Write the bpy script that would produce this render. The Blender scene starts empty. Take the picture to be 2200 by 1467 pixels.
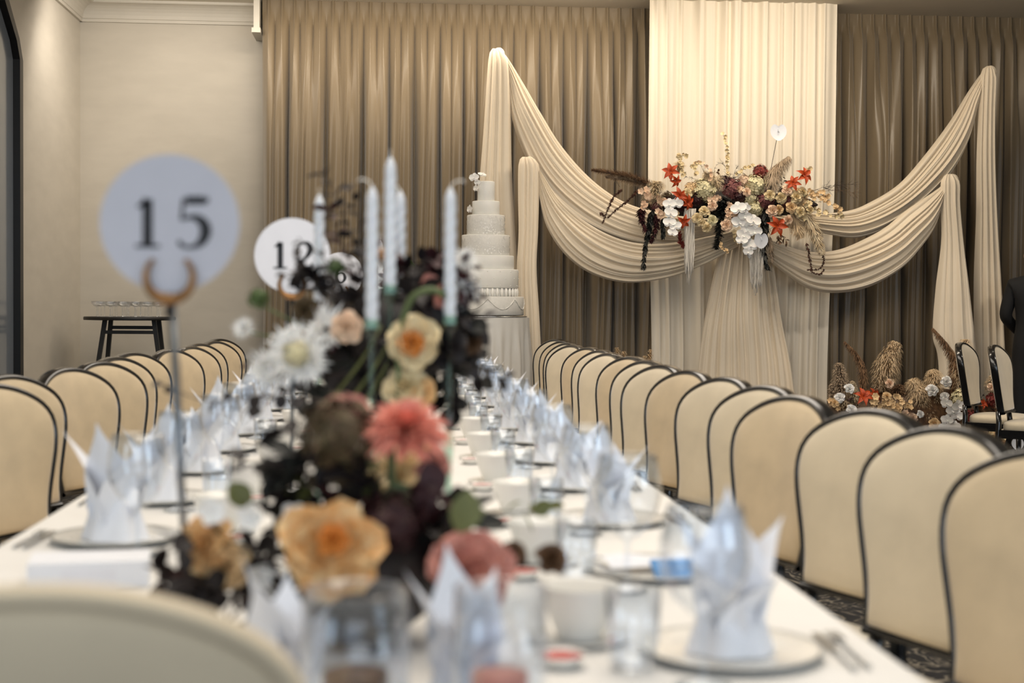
import bpy, math, random
from mathutils import Vector, Matrix, Euler
R = math.radians
rnd = random.Random(7)
SC = bpy.context.scene
COL = SC.collection

# ---------------------------------------------------------------- camera
FPX = 3056.0
CAMZ = 1.24
YAW = math.atan(246 / FPX); PITCH = math.atan(79 / FPX); ROLL = R(0.42)
CM = Matrix.Rotation(-YAW, 3, 'Z') @ Matrix.Rotation(math.pi / 2 - PITCH, 3, 'X') @ Matrix.Rotation(ROLL, 3, 'Z')
cam_d = bpy.data.cameras.new('camera'); cam = bpy.data.objects.new('camera', cam_d); COL.objects.link(cam)
cam.matrix_world = Matrix.Translation((0, 0, CAMZ)) @ CM.to_4x4()
cam_d.sensor_width = 36; cam_d.lens = 50.0; cam_d.clip_start = 0.05; cam_d.clip_end = 100
cam_d.dof.use_dof = True; cam_d.dof.focus_distance = 10.6; cam_d.dof.aperture_fstop = 2.7
SC.camera = cam

def P(px, py, Y):
    """world point seen at photo pixel (px, py) at room depth Y"""
    d = CM @ Vector(((px - 1100) / FPX, -(py - 733.5) / FPX, -1.0))
    t = Y / d.y
    return Vector((d.x * t, Y, CAMZ + d.z * t))

# ---------------------------------------------------------------- world, lights, exposure
w = bpy.data.worlds.new('world'); SC.world = w; w.use_nodes = True
w.node_tree.nodes['Background'].inputs[0].default_value = (0.75, 0.85, 1.0, 1)
w.node_tree.nodes['Background'].inputs[1].default_value = 0.35
def area(name, loc, target, sx, sy, power, color, spread=180):
    l = bpy.data.lights.new(name, 'AREA'); l.shape = 'RECTANGLE'; l.size = sx; l.size_y = sy
    l.energy = power; l.color = color; l.spread = R(spread)
    o = bpy.data.objects.new(name, l); COL.objects.link(o); o.location = loc
    o.rotation_euler = (Vector(target) - Vector(loc)).to_track_quat('-Z', 'Y').to_euler()
    return o
def spot(name, loc, target, power, color, deg, blend=0.8, rad=0.06):
    l = bpy.data.lights.new(name, 'SPOT'); l.energy = power; l.color = color; l.spot_size = R(deg); l.spot_blend = blend
    l.shadow_soft_size = rad
    o = bpy.data.objects.new(name, l); COL.objects.link(o); o.location = loc
    o.rotation_euler = (Vector(target) - Vector(loc)).to_track_quat('-Z', 'Y').to_euler()
    return o
COOL = (0.70, 0.85, 1.0); WARM = (1.0, 0.90, 0.78); WARM2 = (1.0, 0.86, 0.68)
area('window_light_left', (-2.6, 0.3, 1.9), (1.0, 4.5, 0.8), 1.2, 2.4, 30, COOL)
area('window_light_right', (4.6, -1.0, 2.0), (0.5, 4.0, 0.9), 1.6, 2.4, 60, COOL)
area('fill_light_rear', (0.6, -3.6, 2.0), (0.5, 5.0, 1.0), 4.0, 2.2, 70, (0.88, 0.94, 1.0))  # added soft fill behind the camera, brightens camera-facing surfaces
area('ceiling_panel_near', (0.4, 2.9, 3.7), (0.4, 2.9, 0), 2.4, 3.4, 112, WARM)
area('ceiling_panel_far', (0.6, 7.6, 3.7), (0.6, 7.9, 0), 2.6, 3.6, 120, WARM)
area('curtain_graze_light_left', (.35, 11.75, 3.76), (0.35, 12.5, 2.0), 3.0, .1, 36, WARM2)  # added strip grazing the left curtain, brightens its top and deepens the folds
area('cove_light_centre', (3.0, 10.4, 3.76), (3.0, 12.1, 2.2), 1.4, .4, 42, WARM2)
area('cove_light_right', (5.2, 11.0, 3.74), (5.0, 12.1, 1.6), 1.2, .3, 3, WARM2)
area('cove_light_back_left', (-1.9, 11.6, 3.74), (-2.0, 12.8, 1.2), 1.2, .3, 16, WARM)
spot('downlight_right_aisle', (5.6, 8.6, 3.8), (4.3, 10.6, .5), 260, WARM, 60, .9, .12)
spot('downlight_left_wall', (-2.25, 11.2, 3.8), (-2.75, 11.9, 2.0), 25, WARM, 85)
SC.view_settings.view_transform = 'Standard'; SC.view_settings.look = 'None'
SC.view_settings.gamma = 1; SC.view_settings.use_curve_mapping = False
SC.view_settings.exposure = 0.0
SC.cycles.use_denoising = True
SC.cycles.max_bounces = 9; SC.cycles.diffuse_bounces = 3; SC.cycles.glossy_bounces = 3
SC.cycles.transmission_bounces = 6; SC.cycles.transparent_max_bounces = 24
SC.cycles.caustics_reflective = False; SC.cycles.caustics_refractive = False
SC.cycles.sample_clamp_indirect = 6

# ---------------------------------------------------------------- materials
def srgb(c):
    return tuple(((v / 255) / 12.92 if v / 255 <= 0.04045 else ((v / 255 + 0.055) / 1.055) ** 2.4) for v in c) + (1,)
def mat(name, rgb, rough=0.7, metal=0.0, noise=0.0, nscale=30, bump=0.0, bscale=200, sheen=0.0, coat=0.0, rgb2=None, sss=0.0, spec=0.5, stretch=None):
    m = bpy.data.materials.new(name); m.use_nodes = True
    nt = m.node_tree; b = nt.nodes['Principled BSDF']
    c = srgb(rgb)
    b.inputs['Base Color'].default_value = c
    b.inputs['Roughness'].default_value = rough; b.inputs['Metallic'].default_value = metal
    b.inputs['Sheen Weight'].default_value = sheen; b.inputs['Coat Weight'].default_value = coat
    b.inputs['Specular IOR Level'].default_value = spec
    if sss: b.inputs['Subsurface Weight'].default_value = sss; b.inputs['Subsurface Radius'].default_value = (.01, .006, .004)
    tc = nt.nodes.new('ShaderNodeTexCoord'); src = tc.outputs['Object']
    if stretch:
        mp = nt.nodes.new('ShaderNodeMapping'); mp.inputs['Scale'].default_value = stretch
        nt.links.new(src, mp.inputs[0]); src = mp.outputs[0]
    if noise or rgb2:
        n = nt.nodes.new('ShaderNodeTexNoise'); n.inputs['Scale'].default_value = nscale; n.inputs['Detail'].default_value = 4
        nt.links.new(src, n.inputs['Vector'])
        r = nt.nodes.new('ShaderNodeValToRGB')
        lo = srgb(rgb2) if rgb2 else tuple(v * (1 - noise) for v in c[:3]) + (1,)
        hi = c if rgb2 else tuple(min(1, v * (1 + noise * .5)) for v in c[:3]) + (1,)
        r.color_ramp.elements[0].position = .35; r.color_ramp.elements[1].position = .65
        r.color_ramp.elements[0].color = lo; r.color_ramp.elements[1].color = hi
        nt.links.new(n.outputs['Fac'], r.inputs[0]); nt.links.new(r.outputs[0], b.inputs['Base Color'])
    if bump:
        n2 = nt.nodes.new('ShaderNodeTexNoise'); n2.inputs['Scale'].default_value = bscale; n2.inputs['Detail'].default_value = 3
        nt.links.new(src, n2.inputs['Vector'])
        bp = nt.nodes.new('ShaderNodeBump'); bp.inputs['Strength'].default_value = bump; bp.inputs['Distance'].default_value = .004
        nt.links.new(n2.outputs['Fac'], bp.inputs['Height']); nt.links.new(bp.outputs[0], b.inputs['Normal'])
    return m
def glass(name, tint=(1, 1, 1), ior=1.5, gl=1.0):
    m = bpy.data.materials.new(name); m.use_nodes = True; nt = m.node_tree; nt.nodes.clear()
    o = nt.nodes.new('ShaderNodeOutputMaterial'); mx = nt.nodes.new('ShaderNodeMixShader')
    t = nt.nodes.new('ShaderNodeBsdfTransparent'); t.inputs[0].default_value = tint + (1,)
    g = nt.nodes.new('ShaderNodeBsdfGlossy'); g.inputs[0].default_value = (1, 1, 1, 1); g.inputs['Roughness'].default_value = .03
    f = nt.nodes.new('ShaderNodeLayerWeight'); f.inputs[0].default_value = .5
    pw = nt.nodes.new('ShaderNodeMath'); pw.operation = 'POWER'; pw.inputs[1].default_value = 3
    ml = nt.nodes.new('ShaderNodeMath'); ml.operation = 'MULTIPLY_ADD'; ml.inputs[1].default_value = .8 * gl; ml.inputs[2].default_value = .06 * gl
    nt.links.new(f.outputs['Facing'], pw.inputs[0]); nt.links.new(pw.outputs[0], ml.inputs[0]); nt.links.new(ml.outputs[0], mx.inputs[0])
    nt.links.new(t.outputs[0], mx.inputs[1]); nt.links.new(g.outputs[0], mx.inputs[2]); nt.links.new(mx.outputs[0], o.inputs[0])
    return m
M = dict(
    wall=mat('wall_paint', (205, 198, 185), .85, noise=.04, nscale=3, bump=.12, bscale=150, stretch=(1, 1, 3)),
    ceil=mat('ceiling_paint', (214, 206, 192), .9, noise=.03, nscale=2),
    trim=mat('trim_paint', (212, 206, 194), .6, noise=.03, nscale=4),
    curtain=mat('taupe_satin', (128, 113, 90), .36, noise=.06, nscale=2, bump=.15, bscale=260, sheen=.3, stretch=(1, 1, .3)),
    ivory=mat('ivory_chiffon', (243, 233, 215), .6, noise=.03, nscale=2, sheen=.25, stretch=(3, 3, .3)),
    ivory2=mat('ivory_jersey', (237, 222, 198), .5, noise=.03, nscale=3, sheen=.3),
    cloth=mat('white_linen', (232, 230, 226), .8, noise=.03, nscale=4, bump=.1, bscale=400),
    satin=mat('silver_white_satin', (205, 203, 198), .4, noise=.04, nscale=4, sheen=.2),
    napkin=mat('white_napkin_cotton', (236, 238, 244), .8, noise=.03, nscale=10, bump=.1, bscale=500),
    napkin2=mat('pearl_grey_spathe', (214, 217, 224), .35, noise=.03, nscale=10),
    velvet=mat('cream_upholstery', (206, 186, 152), .75, noise=.09, nscale=9, bump=.2, bscale=500, sheen=.5),
    velvet2=mat('pale_cream_upholstery', (216, 202, 175), .75, noise=.06, nscale=9, bump=.2, bscale=500, sheen=.5),
    velvet3=mat('plain_cream_cover', (212, 196, 168), .85, noise=.05, nscale=6, bump=.2, bscale=400, sheen=.2),
    lacquer=mat('black_lacquer', (12, 13, 16), .22, noise=.2, nscale=20, coat=.6),
    darkwood=mat('black_table_wood', (26, 25, 24), .5, noise=.2, nscale=20),
    blackmetal=mat('black_metal', (12, 12, 13), .4, noise=.1, nscale=10),
    steel=mat('brushed_steel', (185, 188, 190), .25, 1.0, noise=.1, nscale=40),
    gunmetal=mat('gunmetal_rod', (120, 126, 132), .3, 1.0, noise=.1, nscale=40),
    silver=mat('silver_rim', (196, 196, 192), .42, .6, noise=.08, nscale=40),
    gold=mat('antique_gold', (150, 112, 74), .4, 1.0, noise=.15, nscale=40),
    porcelain=mat('white_porcelain', (238, 236, 230), .2, noise=.02, nscale=8, coat=.3),
    sauce=mat('red_chilli_sauce', (205, 48, 22), .2, noise=.3, nscale=90),
    wax=mat('white_candle_wax', (228, 232, 238), .35, noise=.03, nscale=30, sss=.2),
    paper=mat('white_card', (232, 232, 238), .8, noise=.02, nscale=20),
    paper_shaded=mat('shaded_white_card', (194, 194, 203), .5, noise=.02, nscale=20),  # pale disc greyed: the shade on its face is put into the colour
    ink=mat('black_ink', (16, 18, 24), .5, noise=.1, nscale=30),
    cake=mat('white_fondant', (232, 231, 226), .55, noise=.03, nscale=14, sss=.1),
    cakew=mat('pale_sugar_paste', (226, 224, 218), .6, noise=.04, nscale=60, bump=.3, bscale=120),
    blue=mat('blue_card', (60, 130, 190), .5, noise=.3, nscale=30),
    suit=mat('black_suit_wool', (10, 10, 12), .8, noise=.2, nscale=40),
    skin=mat('skin', (196, 150, 122), .5, noise=.05, nscale=10, sss=.1),
    hair=mat('black_hair', (10, 9, 9), .5, noise=.3, nscale=60),
    shirt=mat('white_shirt', (225, 226, 230), .7, noise=.03, nscale=20),
    # botanicals
    leafd=mat('dark_plum_leaf', (30, 19, 21), .6, rgb2=(18, 14, 14), nscale=40),
    leafb=mat('burgundy_leaf', (72, 26, 30), .6, rgb2=(36, 16, 20), nscale=40),
    leafg=mat('green_leaf', (96, 118, 62), .5, rgb2=(60, 84, 40), nscale=30),
    leafo=mat('olive_leaf', (116, 118, 62), .5, rgb2=(84, 88, 46), nscale=30),
    leafbg=mat('black_green_leaf', (24, 29, 24), .6, rgb2=(14, 15, 14), nscale=30),
    leafbr=mat('bronze_leaf', (120, 88, 60), .5, rgb2=(80, 58, 40), nscale=40),
    stem=mat('green_stem', (88, 102, 60), .6, noise=.2, nscale=30),
    stemd=mat('dark_stem', (58, 44, 36), .7, noise=.2, nscale=30),
    cream=mat('cream_petal', (238, 222, 184), .6, rgb2=(230, 205, 155), nscale=12, sss=.1),
    white=mat('white_petal', (248, 246, 242), .5, noise=.03, nscale=20, sss=.1),
    blush=mat('blush_petal', (246, 222, 194), .6, rgb2=(240, 200, 168), nscale=12, sss=.1),
    peach=mat('peach_petal', (244, 214, 162), .6, rgb2=(232, 170, 100), nscale=6, sss=.1),
    orangec=mat('orange_petal_heart', (228, 150, 66), .6, rgb2=(212, 124, 46), nscale=20),
    pink=mat('salmon_pink_petal', (244, 172, 152), .6, rgb2=(232, 128, 108), nscale=12, sss=.1),
    dusty=mat('dusty_pink_petal', (222, 164, 148), .6, rgb2=(204, 130, 114), nscale=12, sss=.1),
    lily=mat('red_orange_petal', (204, 86, 34), .5, rgb2=(168, 56, 22), nscale=20),
    mauve=mat('mauve_floret', (150, 96, 92), .7, rgb2=(112, 60, 62), nscale=30),
    red=mat('brick_red_floret', (150, 62, 50), .7, rgb2=(118, 40, 38), nscale=30),
    ygreen=mat('cream_green_floret', (236, 228, 194), .7, rgb2=(222, 210, 160), nscale=30),
    antique=mat('antique_floret', (98, 64, 54), .7, rgb2=(84, 84, 46), nscale=14),
    ochre=mat('pale_peach_floret', (238, 210, 164), .7, rgb2=(222, 184, 134), nscale=30),
    pampas=mat('beige_pampas', (236, 212, 176), .9, rgb2=(222, 194, 154), nscale=20),
    pampasl=mat('pale_pampas', (240, 224, 194), .9, rgb2=(208, 184, 146), nscale=20),
    pampasd=mat('brown_pampas', (150, 116, 84), .9, rgb2=(112, 84, 60), nscale=20),
    pampasg=mat('taupe_pampas', (206, 184, 158), .9, rgb2=(180, 158, 132), nscale=20),
    amaranth=mat('brown_amaranthus', (92, 56, 40), .8, rgb2=(62, 38, 30), nscale=40),
    yarn=mat('white_yarn', (228, 222, 212), .9, noise=.05, nscale=60),
    glass=glass('clear_glass', (.93, .94, .95), gl=1.3), glassg=glass('green_glass', (.72, .86, .80)), glassb=glass('bluish_glass', (.93, .955, .985), gl=1.2),
    mirror=mat('grey_glass_pane', (120, 128, 138), .15, noise=.05, nscale=2, coat=.3),
)
# carpet
def carpet():
    m = bpy.data.materials.new('patterned_carpet'); m.use_nodes = True; nt = m.node_tree; b = nt.nodes['Principled BSDF']
    b.inputs['Roughness'].default_value = .95
    tc = nt.nodes.new('ShaderNodeTexCoord'); n = nt.nodes.new('ShaderNodeTexNoise'); n.inputs['Scale'].default_value = 2.2
    n.inputs['Detail'].default_value = 2; n.inputs['Distortion'].default_value = 3.5
    r = nt.nodes.new('ShaderNodeValToRGB'); r.color_ramp.interpolation = 'LINEAR'
    e = r.color_ramp.elements; e[0].position = .46; e[0].color = srgb((26, 25, 26)); e[1].position = .5; e[1].color = srgb((132, 124, 110))
    x = e.new(.54); x.color = srgb((24, 24, 26)); y = e.new(.62); y.color = srgb((40, 38, 38)); z = e.new(.64); z.color = srgb((112, 104, 92)); q = e.new(.68); q.color = srgb((26, 25, 26))
    nt.links.new(tc.outputs['Object'], n.inputs['Vector']); nt.links.new(n.outputs['Fac'], r.inputs[0]); nt.links.new(r.outputs[0], b.inputs['Base Color'])
    return m
M['carpet'] = carpet()

# ---------------------------------------------------------------- mesh helpers
WL = {}                                                   # world location of each part's origin
class MB:
    def __init__(s): s.v = []; s.f = []
    def add(s, vs, fs):
        o = len(s.v); s.v.extend(Vector(p) for p in vs); s.f.extend(tuple(i + o for i in f) for f in fs); return s
    def box(s, a, b):
        x0, y0, z0 = a; x1, y1, z1 = b
        return s.add([(x0, y0, z0), (x1, y0, z0), (x1, y1, z0), (x0, y1, z0), (x0, y0, z1), (x1, y0, z1), (x1, y1, z1), (x0, y1, z1)],
                     [(0, 3, 2, 1), (4, 5, 6, 7), (0, 1, 5, 4), (1, 2, 6, 5), (2, 3, 7, 6), (3, 0, 4, 7)])
    def grid(s, fn, nu, nv, closeu=False):
        vs = [fn(i / (nu if closeu else nu - 1), j / (nv - 1)) for i in range(nu) for j in range(nv)]
        fs = []
        for i in range(nu if closeu else nu - 1):
            for j in range(nv - 1):
                a = i * nv + j; c = ((i + 1) % nu) * nv + j
                fs.append((a, c, c + 1, a + 1))
        return s.add(vs, fs)
    def tube(s, pts, rad, n=8, cap=True):
        pts = [Vector(p) for p in pts]
        if not hasattr(rad, '__len__'): rad = [rad] * len(pts)
        o = len(s.v); up = None
        for i, p in enumerate(pts):
            t = (pts[min(i + 1, len(pts) - 1)] - pts[max(i - 1, 0)])
            t = t.normalized() if t.length > 1e-9 else Vector((0, 0, 1))
            if up is None:
                up = t.orthogonal().normalized()
            up = (up - t * up.dot(t)); up = up.normalized() if up.length > 1e-6 else t.orthogonal().normalized()
            q = t.cross(up)
            for k in range(n):
                a = 2 * math.pi * k / n
                s.v.append(p + (up * math.cos(a) + q * math.sin(a)) * rad[i])
        for i in range(len(pts) - 1):
            for k in range(n):
                k2 = (k + 1) % n
                s.f.append((o + i * n + k, o + i * n + k2, o + (i + 1) * n + k2, o + (i + 1) * n + k))
        if cap:
            s.f.append(tuple(o + k for k in reversed(range(n)))); s.f.append(tuple(o + (len(pts) - 1) * n + k for k in range(n)))
        return s
    def lathe(s, prof, c=(0, 0, 0), n=24):
        o = len(s.v); c = Vector(c)
        for r, z in prof:
            for k in range(n):
                a = 2 * math.pi * k / n; s.v.append(c + Vector((r * math.cos(a), r * math.sin(a), z)))
        for i in range(len(prof) - 1):
            for k in range(n):
                k2 = (k + 1) % n
                s.f.append((o + i * n + k, o + i * n + k2, o + (i + 1) * n + k2, o + (i + 1) * n + k))
        return s
    def ball(s, c, r, nu=8, nv=6, sz=1):
        c = Vector(c)
        return s.lathe([(max(1e-5, r * math.sin(math.pi * j / nv)), -r * sz * math.cos(math.pi * j / nv)) for j in range(nv + 1)], c, nu)
    def xf(s, m):
        s.v = [m @ v for v in s.v]; return s
    def mesh(s, name, material, smooth=True):
        me = bpy.data.meshes.new(name); me.from_pydata([tuple(v) for v in s.v], [], s.f)
        if smooth: me.polygons.foreach_set('use_smooth', [True] * len(me.polygons))
        me.materials.append(material); me.update(); return me
    def build(s, name, material, parent=None, smooth=True, kind=None, label=None):
        """verts in world coordinates; the parent is only translated"""
        off = Vector(WL.get(parent.name, (0, 0, 0))) if parent else Vector((0, 0, 0))
        if off.length: s.v = [v - off for v in s.v]
        o = inst(s.mesh(name, material, smooth), name, parent, (0, 0, 0), kind=kind, label=label); WL[o.name] = tuple(off); return o
def inst(me, name, parent=None, loc=(0, 0, 0), rot=None, scale=None, kind=None, label=None, material=None):
    o = bpy.data.objects.new(name, me); COL.objects.link(o)
    if parent: o.parent = parent
    o.location = loc
    if rot is not None: o.rotation_euler = rot
    if scale is not None: o.scale = scale if hasattr(scale, '__len__') else (scale,) * 3
    if kind: o['kind'] = kind
    if label: o['label'] = label
    if material:
        o.material_slots[0].link = 'OBJECT'; o.material_slots[0].material = material
    return o
def thing(name, label, cat, loc=(0, 0, 0), group=None, rz=0):
    o = bpy.data.objects.new(name, None); COL.objects.link(o); o.empty_display_size = .05
    o.location = loc; o.rotation_euler = (0, 0, rz); o['label'] = label; o['category'] = cat
    if group: o['group'] = group
    WL[o.name] = tuple(loc)
    return o
def tag(o, label, cat, group=None):
    o['label'] = label; o['category'] = cat
    if group: o['group'] = group
    return o
def rel(parent, p): return Vector(p) - Vector(WL[parent.name])
def facing(d, spin=0):
    """euler turning local +Z to direction d"""
    q = Vector(d).to_track_quat('Z', 'Y')
    return (q.to_matrix() @ Matrix.Rotation(spin, 3, 'Z')).to_euler()
def spline(pts, n):
    pts = [Vector(p) for p in pts]; out = []
    L = [0]
    for a, b in zip(pts, pts[1:]): L.append(L[-1] + max(1e-6, (b - a).length))
    for k in range(n):
        d = L[-1] * k / (n - 1); i = 0
        while i < len(pts) - 2 and L[i + 1] < d: i += 1
        t = (d - L[i]) / (L[i + 1] - L[i]); t = min(1, max(0, t))
        p0 = pts[max(i - 1, 0)]; p1 = pts[i]; p2 = pts[i + 1]; p3 = pts[min(i + 2, len(pts) - 1)]
        out.append(.5 * ((2 * p1) + (p2 - p0) * t + (2 * p0 - 5 * p1 + 4 * p2 - p3) * t * t + (3 * p1 - p0 - 3 * p2 + p3) * t ** 3))
    return out
def lerp(a, b, t): return a + (b - a) * t
def smooth(t): t = min(1, max(0, t)); return t * t * (3 - 2 * t)
ORD = ['first', 'second', 'third', 'fourth', 'fifth', 'sixth', 'seventh', 'eighth', 'ninth', 'tenth', 'eleventh', 'twelfth', 'thirteenth',
       'fourteenth', 'fifteenth', 'sixteenth', 'seventeenth', 'eighteenth']

# ================================================================ ROOM
YB = 12.8; XL = P(172, 400, 12.8).x; XR = 7.0; ZC = 3.86; Y0 = -4.0
def struct(mb, name, m, smooth=False, parent=None):
    return mb.build(name, m, parent, smooth, kind='structure')
struct(MB().box((XL - .2, Y0, -.1), (XR + .2, YB + .2, 0)), 'floor', M['carpet'])
struct(MB().box((XL - .2, Y0, ZC), (XR + .2, YB + .2, ZC + .15)), 'ceiling', M['ceil'])
struct(MB().box((XL - .2, YB, 0), (XR + .2, YB + .2, ZC)), 'wall_back', M['wall'])
struct(MB().box((XL - .2, Y0, 0), (XL, YB, ZC)), 'wall_left', M['wall'])
struct(MB().box((XR, Y0, 0), (XR + .2, YB, ZC)), 'wall_right', M['wall'])
# coved cornice on left and back wall
def cornice(a, b, inn, name, top=ZC, h=.17, d=.14):
    a = Vector(a); b = Vector(b); inn = Vector(inn); prof = []
    prof.append((0.0, -h)); prof.append((.022, -h)); prof.append((.022, -h + .025))
    for k in range(7):
        t = k / 6 * math.pi / 2; prof.append((.03 + (d - .03) * (1 - math.cos(t)), -h + .03 + (h - .055) * math.sin(t)))
    prof.append((d + .01, -.02)); prof.append((d + .01, 0))
    m = MB(); n = len(prof); vs = []
    for p in (a, b):
        for o, z in prof: vs.append(p + inn * o + Vector((0, 0, top + z)))
    m.add(vs, [(i, i + 1, n + i + 1, n + i) for i in range(n - 1)])
    return struct(m, name, M['trim'])
cornice((XL, Y0, 0), (XL, YB, 0), (1, 0, 0), 'trim_1')
xcur = P(556, 300, 12.6).x
cornice((XL, YB, 0), (xcur, YB, 0), (0, -1, 0), 'trim_2')
# boxed pelmet end beside the curtain
m = MB(); m.box((xcur - .03, 12.42, 3.60), (xcur + .02, YB, ZC)); m.box((xcur - .045, 12.40, 3.56), (xcur + .03, YB, 3.60))
struct(m, 'trim_3', M['trim'])
struct(MB().box((XL, Y0, 0), (XL + .015, YB, .12)), 'baseboard_left', M['trim'])
struct(MB().box((XL + .02, YB - .015, 0), (xcur, YB, .12)), 'baseboard_back', M['trim'])

# tall black-framed arched window on the left wall
def arch_pts(y0, y1, zs, zt, ins):
    yc = (y0 + y1) / 2; hw = (y1 - y0) / 2 - ins; out = [(yc - hw, 0.06 + ins), (yc - hw, zs)]
    for f, g in ((.9, .28), (.55, .78), (.2, 1.0), (-.2, 1.0), (-.55, .78), (-.9, .28)):
        out.append((yc - hw * f, zs + (zt - ins - zs) * g))
    out += [(yc + hw, zs), (yc + hw, 0.06 + ins)]
    return out
q_ = P(29, 500, 10.0); wy1 = XL * 10.0 / q_.x; wy0 = wy1 - 1.9; zs = 2.98; zt = 3.5
oa = arch_pts(wy0, wy1, zs, zt, 0); ia = arch_pts(wy0, wy1, zs, zt, .085)
wf = MB(); n = len(oa); vs = []
for x in (XL, XL + .07):
    vs += [(x, y, z) for y, z in oa] + [(x, y, z) for y, z in ia]
fs = []
for i in range(n):
    j = (i + 1) % n
    fs += [(i, j, 3 * 0 + n + j, n + i), (2 * n + i, 3 * n + i, 3 * n + j, 2 * n + j), (i, 2 * n + i, 2 * n + j, j), (n + i, n + j, 3 * n + j, 3 * n + i)]
wf.add(vs, fs)
win = struct(wf, 'window_1', M['blackmetal'])
pn = MB(); pn.add([(XL + .02, y, z) for y, z in ia], [tuple(range(n))]); pn.build('window_pane', M['mirror'], win, False)
for yy in (wy0 + .62, wy0 + 1.26):
    MB().box((XL + .015, yy - .02, .15), (XL + .055, yy + .02, 3.35)).build('glazing_bar', M['blackmetal'], win, False)

# ================================================================ CURTAINS
def curtain(x0, x1, y, z0, z1, pitch, seed, A=.10):
    r = random.Random(seed); n = max(2, int(round((x1 - x0) / pitch)))
    cells = []; i = 0
    while i < n:                                       # lower folds swallow one or two pleats
        k = r.choice([1, 2, 2, 2, 3]); k = min(k, n - i); cells.append((i, i + k, r.uniform(.65, 1.25), r.uniform(-.3, .3))); i += k
    jit = [r.uniform(-.09, .09) for _ in range(n + 1)]
    per = 16; nu = n * per + 1; nv = 44
    mb = MB()
    def fn(u, v):
        s = u * n; i = min(n - 1, int(s)); fr = s - i
        z = z1 - (z1 - z0) * (v ** 1.35)
        zz = (z1 - z)
        # top: pinch pleat at the middle of each cell
        d = abs(fr - .5)
        pin = max(0, 1 - d / .13)
        top_y = -.035 * pin ** .6 * (1 if zz > .03 else .85)
        top_x = 0
        # below the header: pleat opens into a fold
        ph = 2 * math.pi * (fr - .5)
        open_y = -A * .75 * (.5 + .5 * math.cos(ph)) ** .7
        open_x = -.018 * math.sin(2 * ph) * .5
        # wide folds
        for (a, b, am, sk) in cells:
            if a <= s < b or (s >= n and b == n):
                q = (s - a) / (b - a); break
        pq = 2 * math.pi * (q - .5)
        e = min(q, 1 - q) * 2; wn = 1.6 if b - a > 1 else 1.05
        pl = smooth(e / (.42 + .1 * math.sin(a * 2.1 + zz * .8)))
        wide_y = -A * am * wn * pl - .016 * math.sin(pq * .5 + a) * pl - .009 * math.sin(11 * s + 1.3 * zz + a) * pl + sk * .05 * (q - .5)
        wide_x = -(b - a) * pitch * .05 * math.sin(2 * pq) + (.02 * math.sin(zz * .9 + a * 1.7)) * zz / 3
        t1 = smooth((zz - .10) / .18); t2 = smooth((zz - .12) / 1.3)
        yy = lerp(lerp(top_y, open_y, t1), wide_y, t2); xo = lerp(lerp(top_x, open_x, t1), wide_x, t2)
        jj = lerp(jit[i], jit[i + 1], fr) * pitch
        return Vector((x0 + (x1 - x0) * u + xo + jj, y + yy, z))
    mb.grid(fn, nu, nv)
    # header tape
    hd = MB(); hd.box((x0, y + .012, z1 - .115), (x1, y + .02, z1 + .0))
    return mb, hd, n
cxl0 = P(563, 300, 12.45).x; cxl1 = P(1500, 300, 12.45).x; cxr0 = P(1700, 300, 12.45).x; cxr1 = P(2330, 300, 12.45).x + .4
ztop = P(1000, 4, 12.45).z
mb, hd, n = curtain(cxl0, cxl1, 12.5, .02, ztop, .108, 3)
t = thing('curtain', 'taupe satin pinch-pleated curtain left of the ivory centre drape, behind the cake', 'curtain', ((cxl0 + cxl1) / 2, 12.5, 0))
mb.build('curtain_cloth', M['curtain'], t); hd.build('header_tape', M['curtain'], t, False)
mb, hd, n = curtain(cxr0, cxr1, 12.5, .02, ztop, .115, 11)
t = thing('curtain', 'taupe satin pinch-pleated curtain right of the ivory centre drape, behind the suited person', 'curtain', ((cxr0 + cxr1) / 2, 12.5, 0))
mb.build('curtain_cloth', M['curtain'], t); hd.build('header_tape', M['curtain'], t, False)
tr = MB().box((cxl0 - .01, 12.44, ztop + .005), (cxr1, 12.56, ztop + .03)).build('curtain_rail', M['blackmetal'], None, False)
tag(tr, 'dark slim curtain rail along the ceiling above the taupe curtains', 'rail')

# ================================================================ DRAPED BACKDROP
def foldprofile(r, n, jitter=.45):
    ws = [r.uniform(1 - jitter, 1 + jitter) for _ in range(n)]; S = sum(ws); b = [0]
    for x in ws: b.append(b[-1] + x / S)
    am = [r.uniform(.55, 1.15) * ws[i] for i in range(n)]; sk = [r.uniform(.7, 1.7) for _ in range(n)]
    def f(v):
        v = min(.99999, max(0, v)); i = 0
        while i < n - 1 and v >= b[i + 1]: i += 1
        s = (v - b[i]) / (b[i + 1] - b[i])
        return am[i] * math.sin(math.pi * s ** sk[i]) ** 1.15
    return f
def sheet(ea, eb, nu, nv, nf, seed, k=.9, bulge=.03, cap=.05, wander=.02, minw=.0, dirn=Vector((0, -1, 0)), skew=None):
    """cloth between edge curves ea and eb; folds run along u"""
    r = random.Random(seed); A = spline(ea, nu); B = spline(eb, nu); f = foldprofile(r, nf); g = foldprofile(r, nf * 2, .6)
    p1 = r.uniform(0, 6); p2 = r.uniform(0, 6)
    mb = MB(); vs = []
    for i in range(nu):
        u = i / (nu - 1); W = (B[i] - A[i]).length
        for j in range(nv):
            v = j / (nv - 1)
            vv = v + wander * math.sin(u * 5 + p1 + v * 4) * math.sin(math.pi * v)
            a = min(cap, k * W / nf)
            d = a * (f(vv) * .85 + .22 * g(vv + .01 * math.sin(u * 7 + p2)) ) + bulge * math.sin(math.pi * v) ** .6 * min(1, W / .3)
            vs.append(lerp(A[i], B[i], v) + dirn * d)
    mb.add(vs, [(i * nv + j, (i + 1) * nv + j, (i + 1) * nv + j + 1, i * nv + j + 1) for i in range(nu - 1) for j in range(nv - 1)])
    return mb
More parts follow.
